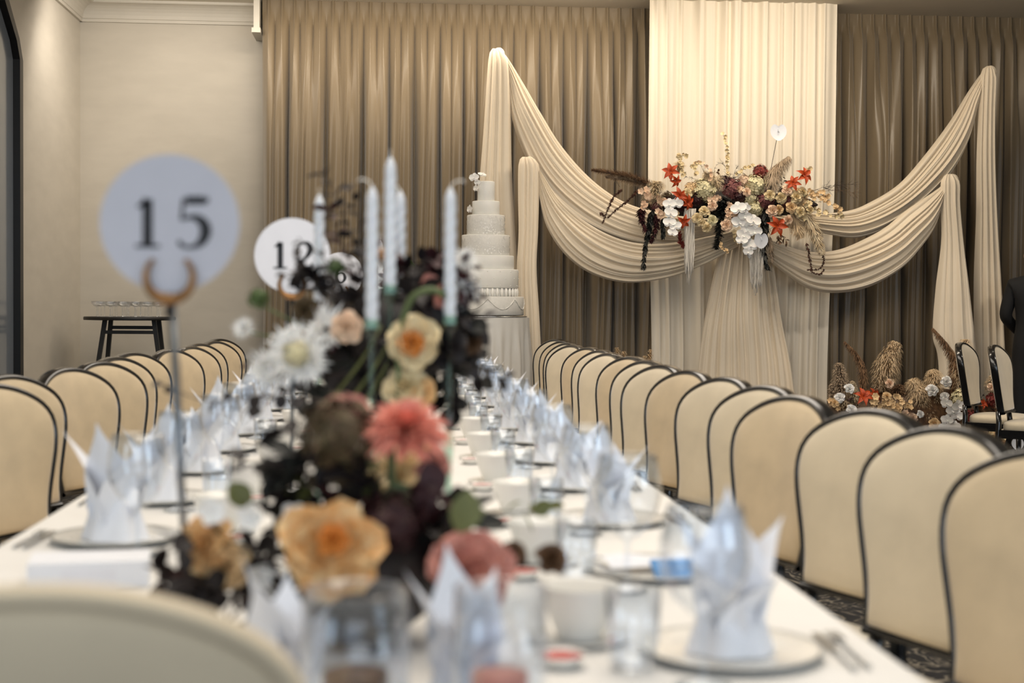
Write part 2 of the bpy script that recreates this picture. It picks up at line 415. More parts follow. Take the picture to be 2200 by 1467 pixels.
def PL(pts, Y, dy=0):
    n = len(pts); return [P(x, y, Y + dy * i / max(1, n - 1)) for i, (x, y) in enumerate(pts)]
FY = lambda Y: 653 + 1.22 * FPX / Y                      # photo row of the floor at depth Y
# centre panel from ceiling to floor
def cpanel():
    x0 = P(1394, 300, 12.1).x; x1 = P(1797, 300, 12.1).x; r = random.Random(5); zt = P(1600, -6, 12.1).z
    creases = [(.17, .010), (.265, .014), (.285, .012), (.345, .012), (.405, .016), (.44, .012), (.46, .02), (.475, .014), (.53, .01), (.60, .012), (.615, .01), (.70, .01), (.755, .012), (.80, .014), (.83, .012), (.865, .018), (.88, .012), (.93, .01), (.04, .012), (.09, .01)]
    creases = [(c, w_, r.uniform(.5, 1.2), r.uniform(0, 6)) for c, w_ in creases]
    nu, nv = 420, 26; mb = MB()
    def fn(u, v):
        z = lerp(zt, .02, v); y = 0
        for c, w_, a, ph in creases:
            dd = (u - c - .004 * math.sin(ph + v * 3)) / w_
            if abs(dd) < 3: y -= .035 * a * math.exp(-dd * dd)
        y += .012 * math.sin(u * 38 + .6 * math.sin(v * 4)) + .008 * math.sin(u * 91 + v)
        wd = 1 - .06 * smooth((v - .35) / .5)
        return Vector((lerp(x0, x1, .5 + (u - .5) * wd), 12.12 + y, z))
    mb.grid(fn, nu, nv)
    t = thing('centre_drape', 'ivory chiffon drape hanging from ceiling to floor behind the flower swag', 'drape', ((x0 + x1) / 2, 12.12, 0))
    mb.build('drape_cloth', M['ivory'], t)
    MB().tube([(x0 - .02, 12.14, zt), (x1 + .02, 12.14, zt)], .018, 10).build('drape_pole', M['steel'], t)
cpanel()
YD = 11.75
# flared centre tail
fy = FY(YD + .1)
t = thing('gathered_drape', 'ivory gathered drape flaring to the floor from under the centre flower arrangement', 'drape', P(1605, fy, YD + .1))
sheet(PL([(1560, 500), (1540, 560), (1515, 680), (1500, 790), (1485, fy)], YD + .1), PL([(1640, 500), (1660, 560), (1678, 680), (1700, 790), (1722, fy)], YD + .1),
      50, 170, 10, 21, k=.7, bulge=.06, cap=.04).build('drape_cloth', M['ivory2'], t)
MB().tube([P(1600, fy, YD + .16), P(1600, 470, YD + .16)], .015, 8).build('support_pole', M['steel'], t)
def swag_thing(label, top, bot, tl, trr, seed, Y, nf=8, lip=None):
    base = (tl[-1][0] + trr[-1][0]) / 2
    t = thing('swag_drape', label, 'drape', P(base, tl[-1][1], Y + .02), 'ivory swags draped from the tall stands')
    sheet(PL(top, Y), PL(bot, Y), 90, 150, nf, seed, k=.85, bulge=.09, cap=.045, wander=.05).build('swag', M['ivory2'], t)
    sheet(PL(tl, Y - .03), PL(trr, Y - .03), 60, 90, 4, seed + 1, k=.5, bulge=.06, cap=.035, wander=.015).build('tail', M['ivory2'], t)
    x = (tl[1][0] + trr[1][0]) / 2
    pt = P(x, tl[0][1] + 12, Y + .05)
    MB().tube([(pt.x, Y + .05, 0), (pt.x, Y + .05, pt.z)], .014, 8).build('support_pole', M['steel'], t)
    MB().ball((pt.x, Y + .0, pt.z - .01), .05, 12, 8, 1.1).build('finial', M['ivory2'], t)
fy = FY(YD)
swag_thing('upper left ivory swag with tall tail behind the cake, peak near the ceiling',
    [(1064, 104), (1086, 118), (1125, 180), (1160, 240), (1205, 312), (1265, 380), (1330, 428), (1395, 452), (1470, 465), (1560, 470)],
    [(1078, 128), (1092, 180), (1100, 255), (1128, 335), (1165, 405), (1215, 455), (1280, 495), (1360, 522), (1450, 530), (1560, 505)],
    [(1058, 104), (1050, 122), (1044, 200), (1038, 290), (1030, 400), (1024, 560), (1018, 700), (1010, fy)],
    [(1074, 106), (1092, 130), (1097, 200), (1098, 290), (1101, 400), (1112, 560), (1130, 700), (1150, fy)], 31, YD + .12)
swag_thing('lower left ivory swag with short tail beside the cake',
    [(1134, 338), (1152, 350), (1166, 375), (1200, 425), (1250, 470), (1310, 505), (1370, 522), (1440, 522), (1510, 510), (1575, 495)],
    [(1146, 356), (1155, 385), (1160, 430), (1176, 490), (1215, 548), (1270, 588), (1345, 607), (1430, 598), (1505, 572), (1585, 530)],
    [(1122, 337), (1114, 352), (1113, 420), (1114, 500), (1110, 580), (1108, 700), (1104, fy)],
    [(1142, 338), (1158, 356), (1158, 430), (1156, 500), (1153, 580), (1160, 700), (1172, fy)], 41, YD - .04)
swag_thing('upper right ivory swag with tall tail beside the suited person',
    [(2128, 142), (2108, 158), (2078, 200), (2040, 262), (1985, 335), (1929, 397), (1864, 437), (1820, 453), (1761, 458), (1690, 452), (1630, 440)],
    [(2112, 165), (2102, 215), (2080, 300), (2045, 368), (2000, 420), (1950, 462), (1905, 490), (1864, 506), (1823, 511), (1761, 500), (1630, 480)],
    [(2120, 142), (2106, 160), (2102, 240), (2098, 340), (2097, 460), (2092, 600), (2092, 760), (2088, fy)],
    [(2130, 142), (2140, 165), (2138, 240), (2138, 340), (2142, 460), (2150, 600), (2158, 760), (2166, fy)], 52, YD + .12)
swag_thing('lower right ivory swag with short tail above the floor flowers',
    [(2042, 374), (2030, 386), (2019, 402), (1986, 425), (1945, 453), (1905, 486), (1864, 510), (1802, 536), (1741, 541), (1690, 528), (1630, 505)],
    [(2026, 400), (2021, 440), (2006, 488), (1978, 531), (1937, 576), (1884, 609), (1835, 625), (1782, 629), (1735, 619), (1690, 590), (1620, 535)],
    [(2034, 374), (2022, 388), (2021, 440), (2022, 520), (2010, 620), (2004, 720), (2016, 780), (2020, fy)],
    [(2048, 374), (2062, 392), (2063, 440), (2070, 520), (2082, 620), (2094, 720), (2100, 780), (2110, fy)], 64, YD - .04)
# ================================================================ CHAIRS
def chair_parts():
    half = [(.164, .515), (.170, .565), (.186, .63), (.208, .70), (.227, .765), (.235, .82), (.229, .868), (.205, .905), (.162, .935), (.108, .957), (.052, .969), (0, .972)]
    pts = [(-x, z) for x, z in half] + [(x, z) for x, z in reversed(half[:-1])]
    o = [(p.x, p.y) for p in spline([Vector((x, z, 0)) for x, z in pts], 56)]
    yb = lambda x, z: (z - .5) * .17 - .035 * (x / .235) ** 2
    def inset(pt, d):
        c = Vector((0, .74)); v = Vector(pt) - c; L = v.length; return c + v * ((L - d) / L)
    # frame sweep
    prof = [(-.007, -.024), (.003, -.026), (.008, -.021), (.010, -.008), (.010, .010), (.007, .022), (-.007, .024)]
    fr = MB(); n = len(o); vs = []
    for i in range(n):
        a = Vector(o[max(0, i - 1)]); b = Vector(o[min(n - 1, i + 1)]); t_ = (b - a).normalized(); nr = Vector((-t_.y, t_.x))
        for (q, y) in prof:
            x = o[i][0] + nr.x * q; z = o[i][1] + nr.y * q; vs.append((x, yb(o[i][0], z) + y, z))
    m = len(prof)
    fr.add(vs, [(i * m + j, (i + 1) * m + j, (i + 1) * m + (j + 1) % m, i * m + (j + 1) % m) for i in range(n - 1) for j in range(m)])
    # bottom rail (curved)
    fr.grid(lambda u, v: (lambda x, a: Vector((x, yb(x, .505) + .034 * math.cos(a), .507 + .012 * math.sin(a))))(lerp(-.165, .165, u), 2 * math.pi * v), 9, 9)
    cu = MB()
    for side in (-1, 1):
        rings = [(.004, .018), (.012, .026), (.03, .032), (.07, .036), (.12, .038), (.2, .038)]
        vs = []; k = len(rings)
        for d, y in rings:
            for p in o:
                L = (Vector(p) - Vector((0, .74))).length
                q = inset(p, min(d, L * .98))
                vs.append((q.x, yb(q.x, q.y) + side * y * (1 if side < 0 else .8), q.y))
        c = len(vs); vs.append((0, yb(0, .74) + side * .038 * (1 if side < 0 else .8), .74))
        fs = [(r_ * n + i, r_ * n + (i + 1) % n, (r_ + 1) * n + (i + 1) % n, (r_ + 1) * n + i) for r_ in range(k - 1) for i in range(n)]
        fs += [((k - 1) * n + i, (k - 1) * n + (i + 1) % n, c) for i in range(n)]
        cu.add(vs, fs)
    seat = MB()
    def sf(u, v):
        a = 2 * math.pi * u; sx = abs(math.cos(a)) ** .45 * (1 if math.cos(a) > 0 else -1); sy = abs(math.sin(a)) ** .45 * (1 if math.sin(a) > 0 else -1)
        rr = [0.0, .6, .9, .98, 1.0, 1.0, .97][int(round(v * 6))]; zz = [.458, .456, .448, .436, .422, .402, .392][int(round(v * 6))]
        wd = .205 + .025 * (-sy); return Vector((sx * wd * rr, -.215 + sy * .20 * rr, zz))
    seat.grid(sf, 40, 7, closeu=True)
    ap = MB(); ap.box((-.205, -.41, .335), (.205, -.015, .394))
    legs = []
    for sx in (-1, 1):
        l = MB(); l.tube([(sx * .165, .004, .52), (sx * .172, -.005, .44), (sx * .178, .0, .3), (sx * .19, .045, .12), (sx * .2, .085, 0)], [.017, .02, .02, .018, .015], 8); legs.append(l)
    for sx in (-1, 1):
        l = MB(); l.tube([(sx * .19, -.39, .37), (sx * .195, -.395, .2), (sx * .19, -.39, 0)], [.021, .018, .013], 8); legs.append(l)
    return fr, cu, seat, ap, legs
fr, cu, seat, ap, legs = chair_parts()
CH = dict(fr=fr.mesh('backrest_frame', M['lacquer']), cu=cu.mesh('back_cushion', M['velvet2']), seat=seat.mesh('seat', M['velvet2']),
          ap=ap.mesh('seat_rail', M['lacquer'], False), legs=[l.mesh('leg', M['lacquer']) for l in legs])
def chair(loc, rz, label, group=None, cushion=None, framem=None):
    t = thing('dining_chair', label, 'chair', loc, group, rz)
    inst(CH['cu'], 'back_cushion', t, material=cushion); inst(CH['fr'], 'backrest_frame', t, material=framem)
    inst(CH['seat'], 'seat', t, material=cushion); inst(CH['ap'], 'seat_rail', t, material=framem)
    for l in CH['legs']: inst(l, 'leg', t, material=framem)
    return t
def row_chair(px, Y, side, phi, label, group, cushion):
    X = P(px, 900, Y).x
    if side > 0: rz = R(-90 + phi); lx = -.235
    else: rz = R(90 - phi); lx = .235
    m2 = Matrix.Rotation(rz, 2); far = m2 @ Vector((lx, .0))
    return chair((X - far.x, Y - far.y, 0), rz, label, group, cushion)
RR = [(2030, 2.73), (1850, 3.22), (1715, 3.73), (1575, 4.28), (1524, 4.78), (1453, 5.32), (1388, 5.85), (1336, 6.36), (1312, 6.87), (1282, 7.38), (1243, 7.89),
      (1229, 8.40), (1206, 8.91), (1173, 9.42), (1168, 9.93), (1159, 10.44), (1146, 10.94)]
for i, (px, Y) in enumerate(RR):
    row_chair(px, Y, 1, 21 + rnd.uniform(-2, 2), 'cream chair with black trim, %s from the camera in the row right of the table' % ORD[i],
              'cream chairs right of the long table', M['velvet2'] if i % 3 else M['velvet'])
LL = [(119, 4.75), (140, 5.3), (255, 5.87), (315, 6.44), (335, 7.0), (367, 7.6), (438, 8.15), (474, 8.7), (488, 9.3), (518, 9.9), (527, 10.5)]
for i, (px, Y) in enumerate(LL):
    row_chair(px, Y, -1, 25 + rnd.uniform(-2, 2), 'cream chair with black trim, %s from the camera in the row left of the table' % ORD[i],
              'cream chairs left of the long table', M['velvet'])
chair((-.325, 1.40, 0), R(180), 'plain cream covered chair at the near end of the table, blurred lower left', None, M['velvet3'], M['velvet3'])
# two chairs by the right swag, seen side-on and facing left... their seats point right
def stage_chair(px, Y, rz, label):
    p = P(px, 700, Y); chair((p.x, Y, 0), rz, label, 'cream chairs beside the floor flowers', M['velvet2'])
stage_chair(2088, 10.4, R(54), 'cream chair with black frame beside the floor flowers, the left one of two')
stage_chair(2160, 9.75, R(54), 'cream chair with black frame at the picture edge, in front of the suited person')

# ================================================================ LONG TABLE
TX0, TX1, TY0, TY1, TZ = -.79, .692, 1.5, 10.55, .75
t = thing('banquet_table', 'long banquet table under a white cloth between the two rows of cream chairs', 'table', (0, 6, 0))
MB().box((TX0 + .01, TY0 + .01, .715), (TX1 - .01, TY1 - .01, .744)).build('tabletop', M['darkwood'], t, False)
for y in (1.9, 4.7, 7.5, 10.2):
    for x in (TX0 + .12, TX1 - .12):
        MB().tube([(x, y, 0), (x, y, .715)], .022, 8).build('leg', M['steel'], t)
def tablecloth():
    mb = MB(); mb.grid(lambda u, v: Vector((lerp(TX0, TX1, u), lerp(TY0, TY1, v), TZ + .0006 * math.sin(u * 20 + v * 60))), 12, 60)
    peri = []
    N = 150
    for i in range(N): peri.append((lerp(TX0, TX1, i / 30) if i < 30 else None))
    loop = [(lerp(TX0, TX1, i / 24), TY0, 0, -1) for i in range(24)] + [(TX1, lerp(TY0, TY1, i / 150), 1, 0) for i in range(150)] + \
           [(lerp(TX1, TX0, i / 24), TY1, 0, 1) for i in range(24)] + [(TX0, lerp(TY1, TY0, i / 150), -1, 0) for i in range(150)]
    n = len(loop); vs = []
    for j in range(10):
        v = j / 9
        for i, (x, y, nx, ny) in enumerate(loop):
            d = (.006 * smooth(v * 6) + v * (.022 + .022 * math.sin(i * 1.05) + .01 * math.sin(i * .37)))
            vs.append((x + nx * d, y + ny * d, TZ - v * .245))
    mb.add(vs, [(j * n + i, (j + 1) * n + i, (j + 1) * n + (i + 1) % n, j * n + (i + 1) % n) for j in range(9) for i in range(n)])
    return mb
tag(tablecloth().build('tablecloth', M['cloth']), 'white tablecloth covering the long banquet table', 'tablecloth')

# ---- tableware templates
def lathe_mesh(prof, name, m, n=28): return MB().lathe(prof, n=n).mesh(name, m)
goblet_prof = [(.0005, .001), (.036, .001), (.037, .003), (.02, .006), (.006, .014), (.0042, .03), (.0040, .07), (.006, .088), (.02, .098), (.04, .118), (.052, .142), (.0575, .165), (.057, .19), (.052, .215), (.0475, .235), (.0465, .235), (.051, .215), (.056, .19)]
GOB = lathe_mesh(goblet_prof, 'wine_glass', M['glassb'])
tum_prof = [(.0005, .002), (.03, .002), (.032, .004), (.036, .05), (.038, .11), (.037, .11), (.035, .05), (.030, .010), (.0005, .010)]
TUM = lathe_mesh(tum_prof, 'tumbler', M['glassb'])
BOWL = lathe_mesh([(.0005, .0), (.034, 0), (.034, .006), (.036, .010), (.05, .045), (.0585, .075), (.060, .078), (.0565, .076), (.047, .045), (.03, .016), (.0005, .014)], 'soup_bowl', M['porcelain'])
SAUC = lathe_mesh([(.0005, .0), (.045, 0), (.075, .007), (.0765, .009), (.073, .009), (.045, .003), (.0005, .003)], 'saucer', M['porcelain'])
CHARG = lathe_mesh([(.0005, .0), (.085, 0), (.125, .011), (.128, .013), (.124, .0135), (.085, .004), (.0005, .004)], 'charger_plate', M['porcelain'], 40)
RIM = MB().lathe([(.1235, .0125), (.1285, .0115), (.1295, .013), (.128, .0148), (.1235, .014)], n=40).mesh('plate_rim', M['silver'])
DISH = lathe_mesh([(.0005, 0), (.022, 0), (.034, .016), (.0355, .018), (.033, .017), (.022, .006), (.0005, .006)], 'sauce_dish', M['porcelain'], 20)
SAU = lathe_mesh([(.0005, .0150), (.016, .0155), (.0315, .0150), (.028, .010)], 'sauce', M['sauce'], 20)
def napkin_mesh(seed):
    r = random.Random(seed); mb = MB()
    # pleated collar
    mb.grid(lambda u, v: (lambda a, k: Vector((k * math.cos(a), k * .75 * math.sin(a), .075 * v)))(2 * math.pi * u, lerp(.060, .034, v) + .005 * math.sin(u * 12 * math.pi)), 36, 6, closeu=True)
    for i, (a0, ln, sp, fl) in enumerate([(100, .21, .052, .045), (25, .19, .050, .075), (155, .195, .050, .07), (-90, .16, .05, .05), (-35, .13, .045, .07), (-145, .14, .045, .07)]):
        a = R(a0 + r.uniform(-14, 14)); ln *= r.uniform(.92, 1.08); c, s_ = math.cos(a), math.sin(a)
        def fn(u, v, c=c, s_=s_, ln=ln, sp=sp, fl=fl):
            w_ = sp * (math.sin(math.pi * min(1, .18 + .82 * v)) ** .8) * (1.0 if v < .55 else (1 - (v - .55) / .45) ** .62)
            x = (u - .5) * 2 * w_; out = .018 + fl * v ** 1.5 - .6 * abs(u - .5) * w_
            return Vector((c * out - s_ * x, s_ * out + c * x, .015 + (ln - .015) * v))
        mb.grid(fn, 7, 12)
    return mb.mesh('napkin', M['napkin'])
NAP = [napkin_mesh(s_) for s_ in range(4)]
def flat_napkin():
    mb = MB(); mb.grid(lambda u, v: Vector(((u - .5) * .17, (v - .5) * .1, .012 + .012 * math.sin(math.pi * v) * (1 + .4 * math.sin(7 * u)))), 10, 8)
    return mb.mesh('folded_napkin', M['napkin'])
FNAP = flat_napkin()
def cutlery(kind):
    mb = MB()
    if kind == 'knife':
        mb.tube([(0, -.10, .004), (0, -.02, .005), (0, .0, .004)], [.004, .0045, .003], 8); mb.box((-.008, 0, .003), (.004, .11, .0045))
    else:
        mb.tube([(0, -.10, .004), (0, .04, .004), (0, .05, .005)], [.004, .003, .004], 8); mb.box((-.010, .05, .004), (.010, .07, .006))
        for k in range(4): mb.box((-.010 + k * .0058, .07, .004), (-.0075 + k * .0058, .105, .006))
    return mb.mesh(kind, M['steel'], False)
KN, FK = cutlery('knife'), cutlery('fork')
def put(me, name, x, y, z, label, cat, group, rz=0, scale=None):
    o = inst(me, name, None, (x, y, z), (0, 0, rz), scale); return tag(o, label, cat, group)
Zt = TZ + .001
def setting(i, side, Y, sd):
    s = 1 if side == 'right' else -1
    cx = .475 if s > 0 else -.575; w_ = '%s place from the camera, table %s side' % (ORD[i], side)
    jx = rnd.uniform(-.012, .012); jy = rnd.uniform(-.02, .02)
    x = cx + jx; y = Y + jy; e = (TX1 if s > 0 else TX0)
    ch = thing('charger_plate', 'silver-rimmed charger plate, ' + w_, 'plate', (x, y, Zt), 'charger plates on the long table')
    inst(CHARG, 'plate_body', ch); inst(RIM, 'plate_rim', ch)
    if (side == 'right' and i == 1):
        put(FNAP, 'folded_napkin', x - .01, y + .02, Zt + .005, 'white napkin lying flat on its plate, right table side, second place', 'napkin', 'folded napkins on the long table', .2)
        o = inst(MB().box((-.045, -.03, 0), (.045, .03, .006)).mesh('blue_card', M['blue'], False), 'blue_card', None, (x + .035, y - .058, Zt + .012), (R(28), 0, .08))
        tag(o, 'small blue card on the plate beside the flat white napkin', 'card')
    else:
        put(rnd.choice(NAP), 'napkin', x, y, Zt + .005, 'upright white pointed napkin, ' + w_, 'napkin', 'upright napkins on the long table', rnd.uniform(-.5, .5) + (0 if s > 0 else math.pi), rnd.uniform(.95, 1.08) * (1.12 if s < 0 else 1))
    gx = x - s * .075; gy = y - .17
    put(GOB, 'wine_glass', gx, gy, Zt, 'clear balloon wine glass, ' + w_, 'glass', 'wine glasses on the long table')
    if s > 0 or i % 2: put(TUM, 'tumbler', gx - s * .075, gy + .10, Zt, 'clear straight water tumbler, ' + w_, 'glass', 'water tumblers on the long table')
    b = thing('soup_bowl', 'white soup bowl on saucer, ' + w_, 'bowl', (x - s * .20, y + .10, Zt), 'soup bowls on the long table')
    inst(SAUC, 'saucer', b); inst(BOWL, 'bowl', b, (0, 0, .0035))
    d = thing('sauce_dish', 'tiny dish of red chilli sauce, ' + w_, 'dish', (x - s * .245, y - .05, Zt), 'sauce dishes on the long table')
    inst(DISH, 'dish', d); inst(SAU, 'sauce', d)
    put(KN, 'knife', x + s * .152, y, Zt, 'silver knife beside the plate, ' + w_, 'knife', 'knives on the long table', rnd.uniform(-.05, .05) + R(-90 * s) * 0)
    put(FK, 'fork', x + s * .174, y + .01, Zt, 'silver fork beside the plate, ' + w_, 'fork', 'forks on the long table', rnd.uniform(-.05, .05))
for i in range(14): setting(i, 'right', 1.95 + .61 * i, i)
for i in range(13): setting(i, 'left', 2.96 + .60 * i, 50 + i)
# loose items near left
o = put(MB().box((-.10, -.06, 0), (.10, .06, .045)).mesh('gift_box', M['napkin'], False), 'gift_box', P(175, 1180, 2.45).x, 2.52, Zt, 'pale bluish-white flat box on the near left table corner', 'box', None, .15)
put(MB().grid(lambda u, v: Vector(((u - .5) * .085, .02 * v, .065 * v)), 4, 4).mesh('place_card', M['paper'], False), 'place_card', P(190, 1200, 2.28).x, 2.27, Zt, 'plain white folded place card in front of the pale flat box', 'card', None, .1)
gk = MB().tube([(-.09, 0, .005), (0, 0, .006), (.05, .0, .006), (.09, 0, .004)], [.003, .0035, .006, .003], 8)
o = put(gk.mesh('gold_spoon', M['gold']), 'gold_spoon', P(220, 1245, 2.5).x, 2.2, Zt, 'gold spoon lying on the near left of the white cloth', 'spoon', None, .08)

# ================================================================ TABLE NUMBERS
def digit(ch, cx, cz, h):
    """2D strokes of varying width -> list of quads strips ((x,z,w)...)"""
    out = []
    if ch == '1':
        out.append([(0, .0, .16), (0, .95, .16)]); out.append([(-.24, .03, .05), (.24, .03, .05)]); out.append([(-.20, .80, .04), (-.08, .86, .09), (.0, .94, .14)])
    if ch == '5':
        out.append([(-.12, .94, .13), (.25, .95, .13), (.27, 1.0, .05)]); out.append([(-.16, .98, .05), (-.20, .55, .05)])
        out.append([(-.20, .55, .04), (-.08, .60, .06), (.08, .60, .11), (.22, .50, .16), (.27, .33, .18), (.20, .14, .14), (.05, .03, .07), (-.12, .02, .05), (-.23, .08, .07), (-.22, .14, .08)])
    if ch == '2':
        out.append([(-.22, .72, .09), (-.18, .86, .06), (-.02, .95, .07), (.14, .90, .13), (.22, .74, .17), (.16, .55, .14), (-.02, .33, .07), (-.24, .08, .05)]); out.append([(-.26, .05, .11), (.22, .05, .13), (.27, .22, .04)])
    if ch == '6':
        out.append([(.2, .95, .04), (.02, .88, .06), (-.16, .68, .12), (-.24, .40, .15), (-.20, .18, .14), (-.06, .04, .08), (.10, .03, .08), (.22, .16, .13), (.25, .32, .15), (.18, .50, .10), (.05, .56, .06), (-.10, .52, .05), (-.20, .42, .05)])
    res = []
    for st in out:
        pts = spline([Vector((a, b, w_)) for a, b, w_ in st], max(8, len(st) * 5)) if len(st) > 2 else [Vector(p) for p in st]
        L = []
        for i, p in enumerate(pts):
            a = pts[max(0, i - 1)]; b = pts[min(len(pts) - 1, i + 1)]; tx, tz = b.x - a.x, b.y - a.y; k = math.hypot(tx, tz) or 1
            nx, nz = -tz / k * p.z * .62, tx / k * p.z * .62
            L.append(((cx + (p.x + nx) * h, cz + (p.y + nz) * h), (cx + (p.x - nx) * h, cz + (p.y - nz) * h)))
        res.append(L)
    return res
def sign(px, py, Y, word, lean, label, material, base_x=None):
    c = P(px, py, Y); rd = .098
    bx = c.x + lean; t = thing('table_number_stand', label, 'sign', (bx, Y, Zt), 'table number stands')
    MB().lathe([(.0005, 0), (.045, 0), (.045, .004), (.012, .009), (.004, .012)], (bx, Y, Zt), 20).build('base', M['steel'], t)
    MB().tube([(bx, Y, Zt + .01), (c.x + .002, Y, c.z - rd * 1.0)], [.0045, .0066], 8).build('rod', M['gunmetal'], t)
    # disc
    d = MB(); n = 48; vs = []
    for y in (-.0015, .0015): vs += [(c.x + rd * math.cos(2 * math.pi * k / n), Y + y, c.z + rd * math.sin(2 * math.pi * k / n)) for k in range(n)]
    d.add(vs, [tuple(range(n)), tuple(reversed(range(n, 2 * n)))] + [(k, n + k, n + (k + 1) % n, (k + 1) % n) for k in range(n)])
    dd = d.build('number_disc', material, t, False)
    for k, ch in enumerate(word):
        m = MB(); h = .072; cx = c.x + ((k - (len(word) - 1) / 2) * .062); cz = c.z - h * .48
        for L in digit(ch, cx, cz, h):
            vs = []; q = len(L)
            for a, b in L: vs += [(a[0], Y - .0024, a[1]), (b[0], Y - .0024, b[1])]
            m.add(vs, [(2 * i, 2 * i + 1, 2 * i + 3, 2 * i + 2) for i in range(q - 1)])
        m.build('numeral', M['ink'], t, False)
    # horn-shaped clip
    pts = []; rr = []
    for k in range(25):
        a = R(-90 + (k - 12) * 11.5); pts.append((c.x + .033 * math.cos(a), Y - .006, c.z - rd + .022 + .033 * math.sin(a))); rr.append(.0085 * (1 - abs(k - 12) / 12.5 * .65))
    MB().tube(pts, rr, 8).build('clip', M['gold'], t)
    MB().tube([(c.x, Y - .003, c.z - rd - .035), (c.x, Y - .003, c.z - rd - .008)], .006, 8).build('clip_socket', M['blackmetal'], t)
sign(365, 480, 2.06, '15', .028, 'round pale table number 15 on a slim metal stand, nearest the camera', M['paper_shaded'])
sign(628, 549, 3.75, '12', .0, 'round white table number 12 on a metal stand behind the dark leaves', M['paper'])
sign(732, 590, 6.3, '6', .0, 'small round white table number 6 seen between the dark leaves', M['paper'])

# ================================================================ CANDLES
def candle_mesh(seed, curl=0):
    mb = MB(); L = .25; n = 16; vs = []; rows = 60
    for j in range(rows):
        v = j / (rows - 1); z = L * v; r0 = .0112 - .0012 * v
        if v > .90: r0 *= max(.12, 1 - ((v - .90) / .10) ** 2 * .9)
        for k in range(n):
            a = 2 * math.pi * k / n; rr = r0 * (1 + (.10 if .06 < v < .88 else 0) * math.sin(3 * a - z * 260)); vs.append((rr * math.cos(a), rr * math.sin(a), z))
    mb.add(vs, [(j * n + k, j * n + (k + 1) % n, (j + 1) * n + (k + 1) % n, (j + 1) * n + k) for j in range(rows - 1) for k in range(n)]
           + [tuple((rows - 1) * n + k for k in range(n)), tuple(reversed(range(n)))])
    return mb.mesh('candle', M['wax'])
CAN = candle_mesh(1)
def wick(curl):
    pts = [(0, 0, .248), (curl * .004, 0, .256), (curl * .012, 0, .261), (curl * .022, 0, .262), (curl * .026, 0, .258)] if curl else [(0, 0, .248), (0, 0, .262)]
    return MB().tube(pts, .0016 if curl else .001, 6).mesh('wick', M['yarn'])
WK = {c: wick(c) for c in (-1, 0, 1)}
def stick_mesh(h):
    return MB().lathe([(.0005, 0), (.04, 0), (.041, .004), (.015, .012), (.006, .03), (.0055, h * .4), (.009, h * .5), (.0055, h * .6), (.005, h - .04), (.009, h - .03), (.014, h - .02), (.0145, h), (.0115, h), (.0115, h - .018), (.0005, h - .018)], n=16).mesh('candlestick', M['glassg'])
def candle(px, py, Y, curl, lab, colour=None):
    top = P(px, py, Y); zb = top.z - .258; h = zb - Zt + .016
    t = thing('candlestick', 'slim green glass candlestick under ' + lab, 'candlestick', (top.x, Y, Zt), 'tall glass candlesticks')
    inst(stick_mesh(h), 'glass_stem', t)
    c = thing('taper_candle', 'white twisted taper candle, ' + lab, 'candle', (top.x, Y, zb), 'white taper candles')
    inst(CAN, 'wax', c); inst(WK[curl], 'wick', c)
candle(800, 390, 2.52, -1, 'the one with a curled wick left of the tallest')
candle(839, 327, 2.62, 0, 'the tallest candle above the dark flowers')
candle(860, 400, 2.8, -1, 'the one just right of and behind the tallest')
candle(968, 392, 2.6, 1, 'the rightmost, wick curling right')
candle(686, 408, 2.9, 0, 'the leftmost, before the number 12 disc')
candle(818, 512, 6.9, 0, 'the small distant one near the middle of the table')
# ================================================================ FLOWER TEMPLATES (local +Z is the way the bloom faces, unit radius 1)
def petal(mb, ang, tilt, r0, length, width, cup=.25, point=.0, curl=0, nu=4, nv=5, twist=0, zoff=0):
    ca, sa = math.cos(ang), math.sin(ang)
    def fn(u, v):
        s = (u - .5) * 2
        wv = math.sin(math.pi * (.12 + .80 * v)) ** .7 if point == 0 else (math.sin(math.pi * min(1, .1 + .9 * v)) ** .8) * (1 - point * v ** 3)
        if v > .999 and point > 0: wv *= .15
        w_ = width * wv
        th = tilt + curl * v
        rad = r0 + length * v * math.cos(th) ; h = zoff + length * v * math.sin(th) + cup * w_ * s * s
        x = s * w_; y = rad
        return Vector((y * ca - x * sa, y * sa + x * ca, h))
    mb.grid(fn, nu, nv)
def rose_m(seed, layers=6, m='cream', open_=1.0, ruffle=.1):
    r = random.Random(seed); mb = MB(); k = 0; mb.lathe([(.0005, .50), (.07, .47), (.12, .36), (.15, .15), (.08, 0)], n=8)
    for L in range(layers):
        f = L / (layers - 1); n = 4 + (L > 2) + (L > 3) ; tilt = R(lerp(86, 40 / open_, f ** .9))
        for i in range(n):
            petal(mb, 2 * math.pi * i / n + L * 1.3 + r.uniform(-.2, .2), tilt + r.uniform(-ruffle, ruffle), lerp(.03, .16, f), lerp(.55, .88, f) * r.uniform(1 - ruffle, 1 + ruffle * .5), lerp(.20, .52, f), cup=.55, curl=-lerp(.1, .7, f), zoff=lerp(.12, -.12, f), nu=5, nv=5)
    return mb.mesh('rose', M[m])
def dahlia_m(seed, m='pink'):
    r = random.Random(seed); mb = MB()
    for L in range(7):
        f = L / 6; n = 8 + L * 3
        for i in range(n):
            petal(mb, 2 * math.pi * (i + .5 * (L % 2)) / n + r.uniform(-.08, .08), R(lerp(80, -12, f)) + r.uniform(-.1, .1), .04, lerp(.4, .98, f) * r.uniform(.92, 1.06), lerp(.07, .13, f), cup=.9, point=.6, zoff=.12 * (1 - f), nu=3, nv=5)
    return mb.mesh('dahlia', M[m])
